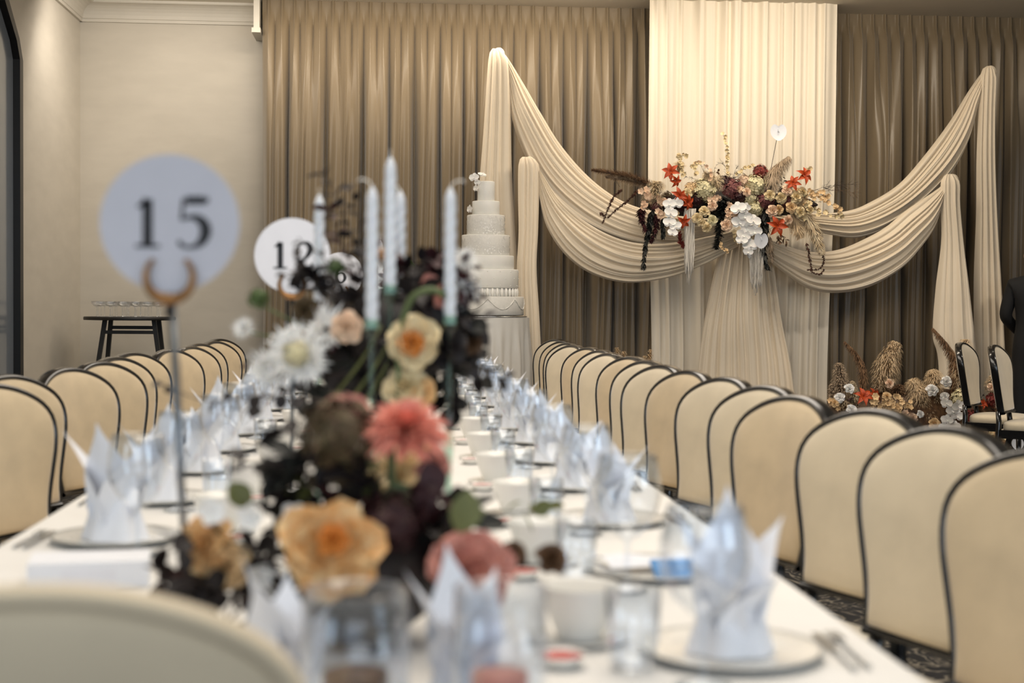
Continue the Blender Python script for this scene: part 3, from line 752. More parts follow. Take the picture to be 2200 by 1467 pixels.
def lily_m(seed):
    r = random.Random(seed); mb = MB()
    for i in range(6):
        petal(mb, math.pi / 3 * i + r.uniform(-.15, .15), R(48) + r.uniform(-.15, .15), .03, 1.05, .27, cup=.5, point=.8, curl=-.9, nu=4, nv=8, zoff=0)
    for i in range(6):
        a = i * 1.05 + .4; mb.tube([(0, 0, .05), (.12 * math.cos(a), .12 * math.sin(a), .45), (.22 * math.cos(a), .22 * math.sin(a), .62)], [.014, .012, .03], 5)
    return mb.mesh('lily', M['lily'])
def orchid_m(seed):
    r = random.Random(seed); mb = MB()
    for a, l, w_ in ((90, .85, .42), (210, .8, .38), (330, .8, .38)): petal(mb, R(a), R(8), .04, l, w_, cup=.15, nu=5, nv=6, curl=-.1)
    for a in (0, 180): petal(mb, R(a + 12 * (1 if a == 0 else -1)), R(12), .02, .98, .52, cup=.2, nu=6, nv=6, curl=-.15, zoff=.04)
    petal(mb, R(270), R(60), .02, .4, .16, cup=.8, nu=4, nv=4, zoff=.05)
    mb.ball((0, 0, .12), .08, 6, 4)
    return mb.mesh('orchid', M['white'])
def floret(mb, p, nrm, s, r, n=4):
    nrm = Vector(nrm).normalized(); a = nrm.orthogonal().normalized(); b = nrm.cross(a); ph = r.uniform(0, 6)
    for i in range(n):
        t0 = ph + 2 * math.pi * i / n; d = a * math.cos(t0) + b * math.sin(t0); e = nrm.cross(d)
        mb.add([p, p + d * s * .6 + e * s * .42 + nrm * s * .25, p + d * s + nrm * s * .12, p + d * s * .6 - e * s * .42 + nrm * s * .25], [(0, 3, 2, 1)])
def hydra_m(seed, m='ygreen', n=150, s=.24, flat=.85):
    r = random.Random(seed); mb = MB(); mb.ball((0, 0, 0), .55, 10, 7)
    for i in range(n):
        z = 1 - 2 * (i + .5) / n * .85; a = i * 2.39996; q = math.sqrt(max(0, 1 - z * z)); d = Vector((q * math.cos(a), q * math.sin(a), z * flat)); k = r.uniform(.72, 1.12)
        floret(mb, d * k, d + Vector((r.uniform(-.3, .3), r.uniform(-.3, .3), r.uniform(-.3, .3))), s * r.uniform(.8, 1.2), r)
    return mb.mesh('hydrangea', M[m])
def blossom_m(seed, m='cream', n=5):
    r = random.Random(seed); mb = MB()
    for i in range(n): petal(mb, 2 * math.pi * i / n, R(25), .05, .95, .42, cup=.35, nu=4, nv=4)
    mb.ball((0, 0, .1), .17, 6, 4)
    return mb.mesh('blossom', M[m])
def scab_m(seed):
    r = random.Random(seed); mb = MB()
    for L in range(3):
        for i in range(22):
            petal(mb, 2 * math.pi * i / 22 + L, R(10 + 26 * L) + r.uniform(-.2, .2), .1, (1.0 - .2 * L) * r.uniform(.85, 1.15), .07, cup=.4, point=.5, nu=3, nv=4)
    return mb.mesh('scabiosa', M['white'])
def leaf_m(name, m, w_=.3, droop=.25):
    mb = MB()
    mb.grid(lambda u, v: (lambda s, wv: Vector((s * wv, v, -droop * v * v + .25 * abs(s) * wv)))((u - .5) * 2, w_ * math.sin(math.pi * min(1, v * .97 + .03)) ** .75), 5, 7)
    return mb.mesh(name, M[m])
ROSE = [rose_m(1), rose_m(2, 6), rose_m(3, 5, open_=1.4)]
PEONY = rose_m(9, 9, 'peach', .75, .3); DAH = dahlia_m(2); LILY = [lily_m(1), lily_m(2)]; ORCH = orchid_m(1); HYD = [hydra_m(1), hydra_m(2, n=80, s=.26)]
BLO = [blossom_m(1), blossom_m(2, n=6)]; SCAB = scab_m(1)
LEAF = {k: leaf_m('leaf', k, .27) for k in ('leafd', 'leafb', 'leafg', 'leafo', 'leafbg', 'leafbr')}
ROUND = {k: leaf_m('leaf', k, .40, .15) for k in LEAF}
def bloom(par, me, name, p, size, d=(0, -1, .3), material=None, label=None, spin=None):
    return inst(me, name, par, rel(par, p), facing(d, rnd.uniform(0, 6) if spin is None else spin), size, label=label, material=material)
def jit(d, a=.35): return Vector((d[0] + rnd.uniform(-a, a), d[1] + rnd.uniform(-a * .5, a * .5), d[2] + rnd.uniform(-a, a)))
def stem_to(par, a, b, r=.003, m='stemd', bend=.0, name='stem'):
    a = Vector(a); b = Vector(b); mid = (a + b) / 2 + Vector((bend, 0, abs(bend) * .3))
    return MB().tube(spline([a, mid, b], 8), [r] * 8, 6).build(name, M[m], par)
def sprig(par, pts, leafsize, n, key, stemm='stemd', rounded=False, r=.0018, name='leafy_sprig', tipleaf=True, seed=0):
    """a stem part with its leaves as sub-parts"""
    rr = random.Random(seed + len(pts) * 31 + n); S = spline(pts, 14)
    st = MB().tube(S, [r * (1 - .5 * i / 13) for i in range(14)], 5).build(name, M[stemm], par)
    src = (ROUND if rounded else LEAF)[key]; off = Vector(WL[par.name])
    for i in range(n):
        f = .15 + .85 * (i + .5) / n; k = min(12, int(f * 13)); p = S[k]; t_ = (S[k + 1] - S[k]).normalized()
        a = i * 2.4 + rr.uniform(-.4, .4); o = t_.orthogonal().normalized(); o2 = t_.cross(o)
        d = (t_ * .65 + (o * math.cos(a) + o2 * math.sin(a))).normalized()
        q = d.to_track_quat('Y', 'Z').to_matrix() @ Matrix.Rotation(rr.uniform(-1, 1), 3, 'Y')
        inst(src, 'leaf', st, p - off, q.to_euler(), leafsize * rr.uniform(.75, 1.2))
    return st
def plume(par, base, tip, width, m, bend=(0, 0, 0), n=620, seed=0, droop=.5, start=.25, name='pampas_plume', thick=.0012, lens=1.0):
    r = random.Random(seed * 7 + 1); base = Vector(base); tip = Vector(tip); L = (tip - base).length
    S = spline([base, (base + tip) / 2 + Vector(bend), tip], 24); mb = MB(); mb.tube(S[::2] + [S[-1]], [.0018] * 13, 5)
    for i in range(int(n * 1.5)):
        f = start + (1 - start) * r.random(); k = min(22, int(f * 23)); p = lerp(S[k], S[k + 1], f * 23 - k); t_ = (S[k + 1] - S[k]).normalized()
        a = r.uniform(0, 2 * math.pi); o = t_.orthogonal().normalized(); o2 = t_.cross(o); out = o * math.cos(a) + o2 * math.sin(a)
        g = (f - start) / (1 - start); env = min(1, .3 + g * 2.6) * (1 - g) ** .6 + .14
        ln = width * .62 * lens * env * r.uniform(.6, 1.25)
        d1 = (t_ * 1.3 + out * .8).normalized(); p1 = p + d1 * ln * .55; p2 = p1 + (d1 * .6 + out * .5 + Vector((0, 0, -droop))).normalized() * ln * .5; p3 = p2 + (d1 * .3 + out * .3 + Vector((0, 0, -droop * 1.6))).normalized() * ln * .3
        s = t_.cross(out).normalized() * thick * r.uniform(.8, 1.8)
        mb.add([p - s, p + s, p1 + s * 1.3, p1 - s * 1.3, p2 + s, p2 - s, p3], [(0, 1, 2, 3), (3, 2, 4, 5), (5, 4, 6)])
    return mb.build(name, M[m], par)
def twig(par, base, tip, n, m='stemd', name='twig', spread=.35, seed=0, r=.0016):
    rr = random.Random(seed); base = Vector(base); tip = Vector(tip); S = spline([base, (base + tip) / 2 + Vector((rr.uniform(-.02, .02), 0, rr.uniform(0, .03))), tip], 12)
    mb = MB().tube(S, [r * (1 - .6 * i / 11) for i in range(12)], 5); L = (tip - base).length
    for i in range(n):
        k = rr.randrange(3, 11); p = S[k]; t_ = (S[k + 1] - S[k]).normalized(); d = (t_ + Vector((rr.uniform(-1, 1), rr.uniform(-1, 1), rr.uniform(-1, 1))) * .8).normalized()
        q = p + d * L * spread * rr.uniform(.4, 1); mb.tube([p, lerp(p, q, .5) + Vector((0, 0, .004)), q], [r * .6, r * .5, r * .3], 4)
        for _ in range(2):
            e = (d + Vector((rr.uniform(-1, 1), rr.uniform(-1, 1), rr.uniform(-1, 1)))).normalized(); mb.tube([lerp(p, q, .6), lerp(p, q, .6) + e * L * spread * .35], [r * .4, r * .25], 3)
    return mb.build(name, M[m], par)
def blossom_branch(par, pts, n, size, m='cream', jitter=.02, name='blossom_branch', seed=0, stemm='stemd', bm=None, r=.0022):
    rr = random.Random(seed + n); S = spline(pts, 14); st = MB().tube(S, [r] * 14, 5).build(name, M[stemm], par); off = Vector(WL[par.name])
    for i in range(n):
        p = S[min(13, int((i + .5) / n * 14))] + Vector((rr.uniform(-jitter, jitter), rr.uniform(-jitter, jitter * .3), rr.uniform(-jitter, jitter)))
        inst(BLO[i % 2], 'blossom', st, p - off, facing((rr.uniform(-.7, .7), -1, rr.uniform(-.5, .7)), rr.uniform(0, 6)), size * rr.uniform(.75, 1.2), material=M[bm or m])
    return st
def catkin(par, pts, m='amaranth', r=.011, n=170, name='amaranthus_tail', seed=0, spike=.9):
    rr = random.Random(seed); S = spline(pts, 20); mb = MB().tube(S, [.003] * 20, 5)
    for i in range(n):
        k = rr.randrange(0, 19); p = lerp(S[k], S[k + 1], rr.random()); t_ = (S[k + 1] - S[k]).normalized(); a = rr.uniform(0, 6.28); o = t_.orthogonal().normalized(); o2 = t_.cross(o)
        d = (t_ * spike + o * math.cos(a) + o2 * math.sin(a)).normalized(); q = r * rr.uniform(.8, 1.5) * (1 - .4 * k / 19); s = d.cross(t_).normalized() * q * .35
        mb.add([p, p + d * q * .6 + s, p + d * q * 1.5, p + d * q * .6 - s], [(0, 1, 2, 3)])
    return mb.build(name, M[m], par)
def tassel(par, top, width, length, seed=0, m='yarn'):
    rr = random.Random(seed); mb = MB(); top = Vector(top)
    for i in range(70):
        x = rr.uniform(-width / 2, width / 2); L = length * (1 - .35 * abs(x) / width) * rr.uniform(.72, 1.03); y = rr.uniform(-.02, .02); ph = rr.uniform(0, 6); pts = []
        for k in range(9): v = k / 8; pts.append(top + Vector((x * (1 - .25 * v) + .004 * math.sin(ph + v * 9), y + .003 * math.cos(ph + v * 7), -L * v)))
        mb.tube(pts, [.0028 * (1 + .35 * math.sin(k * 2.4 + ph)) for k in range(9)], 5)
    return mb.build('yarn_tassel', M[m], par)

# ================================================================ HANGING FLOWERS ON THE BACKDROP
YF = 11.42
def C4(x, y, dy=0): return P(1250 + x / 3.667, 260 + y / 3.667, YF + dy)
K4 = YF / FPX / 3.667                                     # metres per crop pixel
hf = thing('hanging_flower_arrangement', 'large peach, orange and white flower arrangement fixed on the ivory swags', 'flowers', C4(1200, 700, .2))
MB().grid(lambda u, v: C4(lerp(480, 1860, v), 660 + 105 * math.sin(2 * math.pi * u) * (math.sin(math.pi * v) ** .5 + .05), .20 + .07 * math.cos(2 * math.pi * u)), 12, 24, closeu=True).build('foam_base', M['leafd'], hf)
# dark filler
for i in range(16):
    x = rnd.uniform(560, 1780); y = rnd.uniform(520, 820); a = rnd.uniform(0, 6.28); l = rnd.uniform(60, 130)
    sprig(hf, [C4(x, y, .1), C4(x + l * .5 * math.cos(a), y + l * .5 * math.sin(a), .04), C4(x + l * math.cos(a), y + l * math.sin(a), .0)], 26 * K4, 7, rnd.choice(['leafb', 'leafd', 'leafbr']), seed=i)
for i in range(40):
    x = rnd.uniform(540, 1800); y = 620 + rnd.uniform(-150, 200) * math.sin(math.pi * (x - 440) / 1500); k = rnd.random()
    if k < .45: bloom(hf, HYD[1], 'hydrangea', C4(x, y, rnd.uniform(-.02, .05)), rnd.uniform(34, 58) * K4, jit((0, -1, .2)), M[rnd.choice(['leafb', 'mauve', 'ochre', 'ygreen', 'blush', 'leafbr', 'antique'])])
    elif k < .75: bloom(hf, ROSE[rnd.randrange(3)], 'rose', C4(x, y, rnd.uniform(-.06, 0)), rnd.uniform(28, 40) * K4, jit((0, -1, .2), .5), M[rnd.choice(['cream', 'blush', 'ochre'])])
    else: sprig(hf, [C4(x, y, .05), C4(x + 20, y - 40, .0), C4(x + rnd.uniform(-60, 60), y - 90, -.05)], 30 * K4, 7, rnd.choice(['leafo', 'leafb', 'leafbr']), seed=500 + i)
# plumes
plume(hf, C4(640, 540, .05), C4(80, 385, .0), 95 * K4, 'pampasd', (0, 0, .03), 1400, 1, .25, .06, lens=1.0)
plume(hf, C4(560, 520, .06), C4(190, 440, .02), 90 * K4, 'pampasg', (0, 0, .02), 900, 2, .3, .06, lens=1.0)
plume(hf, C4(640, 700, .0), C4(590, 490, -.04), 190 * K4, 'pampasl', (-.03, 0, 0), 900, 3, .3, .1)
plume(hf, C4(760, 420, .02), C4(770, 330, .0), 110 * K4, 'pampas', (0, 0, 0), 300, 4, .3, .05)
plume(hf, C4(1080, 560, .0), C4(970, 420, -.05), 130 * K4, 'pampasl', (.03, 0, .02), 700, 5, .6, .05)
plume(hf, C4(1480, 640, .0), C4(1630, 290, -.05), 150 * K4, 'pampasg', (-.05, 0, .04), 1500, 6, 1.2, .1, lens=1.3)
plume(hf, C4(1690, 640, .0), C4(1890, 1040, -.05), 150 * K4, 'pampasl', (.02, 0, .02), 1500, 7, .3, .1)
plume(hf, C4(1650, 700, .0), C4(1720, 900, .0), 170 * K4, 'pampas', (0, 0, 0), 500, 8, .3, .05)
plume(hf, C4(1480, 900, .05), C4(1500, 1110, .02), 70 * K4, 'pampasg', (0, 0, 0), 350, 9, .3, .05)
# cascades of dark leaves
def C4s(pts, d=0): return [C4(x, y, d) for x, y in pts]
catkin(hf, C4s([(560, 690), (540, 800), (510, 950), (485, 1150)], -.02), 'leafbg', .040, 190, 'dark_leaf_cascade', 3, 1.6)
catkin(hf, C4s([(580, 730), (590, 830), (545, 950)], -.02), 'leafb', .034, 150, 'dark_leaf_cascade', 4, 1.0)
catkin(hf, C4s([(640, 760), (640, 840), (640, 910)], -.02), 'leafbg', .036, 80, 'dark_leaf_cascade', 5, 1.6)
catkin(hf, C4s([(1440, 700), (1440, 900), (1430, 1020), (1460, 1150)], -.03), 'leafbg', .052, 210, 'dark_leaf_cascade', 6, 1.8)
catkin(hf, C4s([(1110, 590), (1090, 760), (1080, 900), (1060, 1000)], -.03), 'leafbg', .042, 420, 'dark_leaf_cascade', 7, .5)
catkin(hf, C4s([(480, 680), (470, 760), (500, 860)], -.02), 'leafb', .034, 170, 'dark_leaf_cascade', 8, .8)
for i, pts in enumerate([[(320, 535), (250, 600), (205, 700), (165, 805)], [(445, 545), (360, 630), (270, 700), (205, 760)], [(1770, 960), (1790, 1060), (1810, 1160), (1820, 1195), (1880, 1205), (1905, 1170)],
                         [(1860, 900), (1890, 1010), (1905, 1120), (1860, 1170), (1780, 1170)], [(140, 720), (175, 745)], [(800, 1010), (775, 940), (770, 880)]]):
    catkin(hf, C4s(pts, -.02), 'amaranth' if i < 5 else 'red', .016 if i < 5 else .03, 200 if i < 4 else 60, seed=i)
tassel(hf, C4(850, 690, -.05), 85 * K4, 600 * K4, 1); tassel(hf, C4(1375, 960, -.03), 120 * K4, 410 * K4, 2)
# hydrangeas
for x, y, r_, m_, nm in [(960, 540, 88, 'ygreen', 'cream'), (1370, 500, 85, 'ygreen', ''), (1320, 610, 62, 'ygreen', ''), (1365, 690, 60, 'ygreen', ''), (1185, 530, 78, 'mauve', ''), (1450, 620, 66, 'mauve', ''),
                      (1240, 590, 60, 'leafb', ''), (1405, 400, 55, 'red', ''), (1130, 480, 50, 'leafb', ''), (910, 620, 50, 'leafb', ''), (1280, 470, 45, 'blush', ''), (860, 530, 48, 'ochre', ''), (1720, 640, 60, 'ochre', ''),
                      (1450, 550, 50, 'leafb', ''), (1620, 640, 50, 'mauve', ''), (800, 660, 55, 'leafb', '')]:
    bloom(hf, HYD[0], 'hydrangea', C4(x, y, -.02), r_ * K4, (rnd.uniform(-.3, .3), -1, .2), M[m_])
# roses
for x, y, r_, m_, d in [(912, 765, 44, 'cream', (-.3, -1, .1)), (965, 712, 44, 'cream', (-.1, -1, .4)), (1028, 782, 42, 'ygreen', (0, -1, 0)), (985, 842, 42, 'cream', (0, -1, -.5)), (1140, 822, 48, 'blush', (0, -1, 0)),
                        (1505, 706, 50, 'blush', (.1, -1, 0)), (1552, 700, 40, 'ochre', (.3, -1, 0)), (1618, 545, 46, 'blush', (.2, -1, .3)), (1650, 682, 46, 'ochre', (0, -1, 0)), (1572, 605, 46, 'cream', (0, -1, -.2)),
                        (1480, 585, 44, 'cream', (0, -1, 0)), (1625, 782, 40, 'blush', (.3, -1, -.3)), (1690, 600, 52, 'cream', (.3, -1, .2)), (1740, 560, 40, 'cream', (.5, -1, .2)), (1030, 670, 38, 'blush', (0, -1, 0)),
                        (940, 800, 36, 'cream', (-.2, -1, -.3)), (1300, 560, 34, 'blush', (0, -1, .2)), (1720, 720, 46, 'cream', (.2, -1, -.2)), (1800, 700, 34, 'cream', (.5, -1, 0)), (830, 570, 40, 'cream', (-.2, -1, .2))]:
    bloom(hf, ROSE[rnd.randrange(3)], 'rose', C4(x, y, -.09), r_ * K4 * 1.05, d, M[m_])
for x, y, r_, d in [(700, 400, 78, (-.3, -1, .2)), (770, 590, 80, (.1, -1, 0)), (735, 470, 60, (.5, -1, -.4)), (830, 640, 70, (.5, -1, -.3)), (800, 790, 64, (0, -1, -.3)), (1540, 825, 92, (0, -1, 0)), (1750, 430, 82, (.4, -1, .3)), (1665, 490, 70, (-.3, -1, .2))]:
    bloom(hf, LILY[rnd.randrange(2)], 'lily', C4(x, y, -.10), r_ * K4 * .95, d)
for x, y, r_ in [(745, 650, 50), (690, 655, 48), (700, 725, 52), (690, 800, 50), (740, 830, 44), (715, 880, 38), (1235, 690, 58), (1290, 680, 40), (1240, 800, 62), (1285, 750, 50), (1350, 790, 58), (1270, 900, 56), (1360, 870, 56), (1330, 980, 58),
                 (1260, 940, 44), (1300, 850, 48), (1310, 1030, 38)]:
    bloom(hf, ORCH, 'orchid', C4(x, y, -.13 + rnd.uniform(-.02, .02)), r_ * K4 * 1.12, jit((0, -1, 0), .25), spin=rnd.uniform(-.3, .3))
def anthurium(par, p, size, stem, d=(0, -1, .1)):
    mb = MB()
    def fn(u, v):
        a = 2 * math.pi * u; k = v * (1 - .42 * math.exp(-((a - math.pi / 2) / .38) ** 2)) * (1 + .12 * math.exp(-((a - 3 * math.pi / 2) / .4) ** 2))
        return Vector((k * math.cos(a), k * math.sin(a) * 1.05, .12 * v * v))
    mb.grid(fn, 28, 6, closeu=True); mb.tube([(0, .35, .02), (0, .1, .22), (0, -.2, .35)], [.05, .06, .04], 6)
    f = inst(mb.mesh('anthurium', M['napkin2']), 'anthurium', par, rel(par, p), facing(d), size)
    if stem: MB().tube(spline([p, lerp(Vector(p), Vector(stem), .5), stem], 6), [.0025] * 6, 5).build('stem', M['stemd'], par)
anthurium(hf, C4(1548, 82, -.05), 66 * K4, C4(1480, 430, -.02))
anthurium(hf, C4(1410, 935, -.16), 60 * K4, None, (.2, -1, 0))
# blossom branches
bb = [([(1140, 420), (1150, 300), (1145, 200), (1115, 110)], 20, 18, 10, 'cream'), ([(800, 440), (780, 350), (770, 280), (830, 275)], 16, 20, 14, 'cream'), ([(900, 420), (880, 350), (930, 320)], 12, 20, 14, 'cream'),
      ([(1000, 470), (1020, 420), (960, 340), (900, 330)], 12, 18, 12, 'blush'), ([(1220, 420), (1280, 375), (1360, 345)], 10, 18, 9, 'cream'), ([(1750, 600), (1850, 590), (1930, 640), (2030, 690)], 26, 20, 26, 'ochre'),
      ([(1750, 650), (1830, 690), (1900, 730), (2060, 735)], 20, 22, 22, 'cream'), ([(1780, 560), (1860, 570), (1940, 600)], 16, 20, 20, 'ochre'), ([(560, 600), (500, 560), (460, 555)], 5, 34, 18, 'blush'),
      ([(600, 600), (640, 630), (640, 650)], 4, 34, 14, 'blush'), ([(600, 700), (630, 730), (600, 750)], 6, 30, 22, 'blush'), ([(1160, 660), (1150, 740), (1160, 770)], 14, 22, 18, 'blush'), ([(1200, 880), (1210, 930), (1220, 950)], 5, 22, 10, 'cream'),
      ([(1090, 960), (1130, 1020), (1150, 1040)], 6, 18, 12, 'ochre'), ([(1780, 380), (1800, 380)], 4, 18, 10, 'cream'), ([(500, 650), (480, 670)], 6, 24, 20, 'blush'), ([(1290, 1000), (1310, 1060)], 6, 24, 14, 'white'), ([(1000, 620), (1090, 600)], 6, 30, 16, 'blush'),
      ([(1730, 740), (1700, 720)], 4, 34, 18, 'cream')]
for i, (pts, n_, s_, j_, m_) in enumerate(bb):
    blossom_branch(hf, C4s(pts, -.06), n_, s_ * K4 * 1.0, m_, j_ * K4, seed=i)
for i, (a, b, n_) in enumerate([((1180, 500), (1090, 320), 16), ((1200, 500), (1230, 360), 16), ((1180, 470), (1280, 420), 14), ((980, 440), (930, 320), 12), ((1800, 560), (1960, 510), 14), ((1850, 560), (2140, 500), 26), ((1870, 560), (2150, 570), 20),
                                ((900, 460), (820, 440), 14), ((300, 520), (200, 400), 18), ((400, 520), (450, 420), 12), ((1760, 640), (1870, 640), 12), ((1040, 430), (1060, 350), 8)]):
    twig(hf, C4(*a, -.03), C4(*b, -.05), n_, 'stemd' if i != 6 else 'leafbr', seed=i, spread=.3)
for pts in ([(1560, 880), (1600, 930), (1620, 960)], [(1550, 900), (1560, 960)]):
    sprig(hf, C4s(pts, -.08), 40 * K4, 7, 'leafbr')

# ================================================================ FLOOR FLOWERS
YG = 10.9
def C5(x, y, dy=0): return P(1780 + x / 4.583, 680 + y / 4.583, YG + dy)
K5 = YG / FPX / 4.583
ff = thing('floor_flower_arrangement', 'floor arrangement of pampas grass, white and peach flowers under the right swag', 'flowers', (C5(800, 900).x, YG + .1, 0))
MB().grid(lambda u, v: (lambda a, x: Vector((x, YG + .12 + .20 * math.cos(a) * math.sin(math.pi * (.04 + .92 * v)) ** .5, max(0.002, .30 + .33 * math.sin(a) * math.sin(math.pi * (.04 + .92 * v)) ** .5))))(2 * math.pi * u, lerp(C5(-60, 900).x, C5(1760, 900).x, v)), 14, 20, closeu=True).build('foam_base', M['leafbr'], ff)
zg = lambda x, y: C5(x, y)
PLM = [((150, 900), (100, 470), 150, 'pampasg', (0, 0, 0), 900, .4), ((350, 850), (160, 250), 110, 'pampasd', (.05, 0, .07), 900, 1.3), ((470, 800), (660, 260), 210, 'pampas', (0, 0, 0), 1700, .5), ((1210, 850), (1030, 120), 130, 'pampasd', (.09, 0, .05), 1500, 1.3),
       ((1310, 880), (1350, 240), 210, 'pampas', (0, 0, 0), 1800, .4), ((960, 960), (820, 640), 210, 'pampas', (0, 0, 0), 1300, .5), ((1090, 800), (1020, 540), 170, 'pampas', (0, 0, 0), 900, .5), ((1000, 1130), (970, 860), 150, 'pampas', (0, 0, 0), 800, .4),
       ((280, 930), (230, 640), 90, 'pampasl', (0, 0, 0), 500, .5), ((680, 850), (700, 680), 110, 'pampasd', (0, 0, 0), 500, .4), ((1600, 800), (1620, 590), 120, 'pampas', (0, 0, 0), 700, .4), ((60, 900), (30, 670), 90, 'pampasg', (0, 0, 0), 400, .4), ((1080, 930), (1050, 740), 90, 'pampasl', (0, 0, 0), 400, .4),
       ((850, 1080), (820, 880), 130, 'pampas', (0, 0, 0), 600, .4), ((1450, 1150), (1480, 930), 170, 'pampasd', (0, 0, 0), 700, .4), ((1650, 1250), (1600, 1080), 170, 'pampas', (0, 0, 0), 700, .4), ((1780, 1200), (1800, 1020), 150, 'pampasg', (0, 0, 0), 600, .4), ((130, 960), (180, 850), 130, 'pampas', (0, 0, 0), 500, .4),
       ((1530, 1080), (1560, 960), 120, 'pampas', (0, 0, 0), 400, .4), ((700, 1050), (760, 930), 120, 'pampas', (0, 0, 0), 400, .4)]
for i, (a, b, w_, m_, bd, n_, dr) in enumerate(PLM):
    plume(ff, C5(a[0], a[1], .02), C5(b[0], b[1], .0), w_ * K5 * 1.1, m_, bd, n_, 30 + i, dr, .1, thick=.0012, lens=1.15)
for x, y, r_, m_ in [(205, 710, 56, 'white'), (110, 800, 54, 'white'), (228, 920, 60, 'white'), (1020, 725, 64, 'white'), (1160, 640, 58, 'white'), (1145, 785, 48, 'white'), (905, 960, 40, 'white'), (600, 660, 50, 'blush'), (575, 785, 50, 'ochre'), (1045, 1060, 66, 'ochre'),
                     (1600, 695, 42, 'blush'), (830, 1000, 50, 'blush'), (60, 850, 50, 'ochre'), (1640, 1200, 55, 'cream'), (1740, 1260, 50, 'ochre')]:
    bloom(ff, ROSE[rnd.randrange(3)], 'rose', C5(x, y, -.1), r_ * K5, jit((0, -1, .35)), M[m_])
bloom(ff, LILY[0], 'lily', C5(345, 790, -.1), 100 * K5, (0, -1, .6)); bloom(ff, LILY[1], 'lily', C5(450, 770, .0), 80 * K5, (.4, -1, .4)); bloom(ff, LILY[1], 'lily', C5(1520, 860, -.05), 60 * K5, (.4, -1, .4))
bloom(ff, HYD[0], 'hydrangea', C5(1310, 820, -.08), 105 * K5, (0, -1, .2), M['ygreen'])
bloom(ff, HYD[0], 'hydrangea', C5(1400, 1010, -.02), 90 * K5, (0, -1, .2), M['red']); bloom(ff, HYD[0], 'hydrangea', C5(1000, 950, .02), 80 * K5, (0, -1, .2), M['mauve'])
bloom(ff, HYD[0], 'hydrangea', C5(1620, 820, .0), 70 * K5, (0, -1, .2), M['red'])
for x, y, r_ in [(1160, 860, 62), (1280, 885, 70), (1215, 930, 66), (1265, 975, 66), (1165, 1020, 60), (1235, 1080, 62), (1140, 1090, 56)]:
    bloom(ff, ORCH, 'orchid', C5(x, y, -.16), r_ * K5 * 1.1, jit((0, -1, .1), .2), spin=rnd.uniform(-.3, .3))
for i, (pts, n_, s_, j_, m_) in enumerate([([(430, 880), (450, 820), (470, 800)], 8, 34, 30, 'ochre'), ([(520, 880), (600, 830), (700, 800)], 18, 32, 32, 'ochre'), ([(600, 930), (680, 880), (780, 870)], 20, 32, 32, 'ochre'), ([(560, 860), (640, 900), (700, 930)], 14, 32, 30, 'ochre'),
                                           ([(740, 960), (800, 980), (850, 1010)], 10, 34, 26, 'blush'), ([(20, 830), (60, 870), (100, 900)], 8, 34, 26, 'ochre'), ([(1250, 800), (1380, 780)], 8, 30, 26, 'ochre'), ([(1620, 1120), (1700, 1150), (1760, 1170)], 12, 34, 40, 'cream'),
                                           ([(1560, 1100), (1600, 1180), (1660, 1260)], 12, 34, 40, 'ochre'), ([(1650, 800), (1700, 830)], 6, 30, 24, 'cream')]):
    blossom_branch(ff, [C5(x, y, -.08) for x, y in pts], n_, s_ * K5, m_, j_ * K5, seed=60 + i)
for i in range(20):
    x = rnd.uniform(40, 1740); y = rnd.uniform(820, 1080); a = rnd.uniform(-2.6, -.5); l = rnd.uniform(70, 150)
    sprig(ff, [C5(x, y + 60, .03), C5(x + l * .5 * math.cos(a), y + l * .5 * math.sin(a), .0), C5(x + l * math.cos(a), y + l * math.sin(a), -.03)], 36 * K5, 6, rnd.choice(['leafb', 'leafbr', 'leafd']), seed=200 + i)
anthurium(ff, C5(1862, 1250, -.1), 60 * K5, None, (-.2, -1, .2))
# small far-left floor arrangement whose plume tips show over the chairs
fl = thing('floor_flower_arrangement', 'low pampas arrangement on the floor behind the right-hand chairs, orange tips showing', 'flowers', (P(1360, 800, 11.1).x, 11.1, 0))
MB().ball((P(1360, 800, 11.1).x, 11.1, .22), .22, 12, 8).build('foam_base', M['leafbr'], fl)
for i, (x, y, b) in enumerate([(1325, 748, 1335), (1340, 756, 1350), (1398, 752, 1385), (1385, 766, 1375), (1310, 800, 1330), (1420, 810, 1395)]):
    plume(fl, P(b, 860, 11.1), P(x, y, 11.1), .10, 'pampas', (0, 0, 0), 420, 80 + i, .4, .2)
for i in range(8): bloom(fl, ROSE[i % 3], 'rose', P(1310 + i * 16, 830 + (i % 3) * 20, 10.95), .045, (0, -1, .5), M['ochre' if i % 2 else 'cream'])

# ================================================================ CAKE
YC = 11.3
def cx(px): return P(px, 600, YC).x
ccx = cx(1043); pm = YC / FPX
zc = lambda py: P(1043, py, YC).z
ct = thing('cake_table', 'round pedestal table under the white wedding cake', 'table', (ccx, YC, 0))
ztab = zc(681)
MB().lathe([(.0005, ztab - .03), (.34, ztab - .03), (.345, ztab - .02), (.345, ztab - .006), (.0005, ztab - .006)], (ccx, YC, 0), 40).build('tabletop', M['darkwood'], ct)
MB().lathe([(.22, 0), (.22, .02), (.04, .05), (.035, ztab - .03)], (ccx, YC, 0), 20).build('pedestal', M['steel'], ct)
mb = MB()
mb.grid(lambda u, v: (lambda a, z: Vector((ccx + (.352 + .02 * v + (.035 * smooth(v * 3)) * (math.sin(a * 13 + .8 * math.sin(a * 3)) * .6 + .4 * math.sin(a * 29 + 1))) * math.cos(a), YC + (.352 + .02 * v + (.03 * smooth(v * 3)) * (math.sin(a * 13 + .8 * math.sin(a * 3)) * .6 + .4 * math.sin(a * 29 + 1))) * math.sin(a), z)))(2 * math.pi * u, lerp(ztab - .002, .02, v)), 240, 16, closeu=True)
mb.lathe([(.0005, ztab - .001), (.352, ztab - .002)], (ccx, YC, 0), 40)
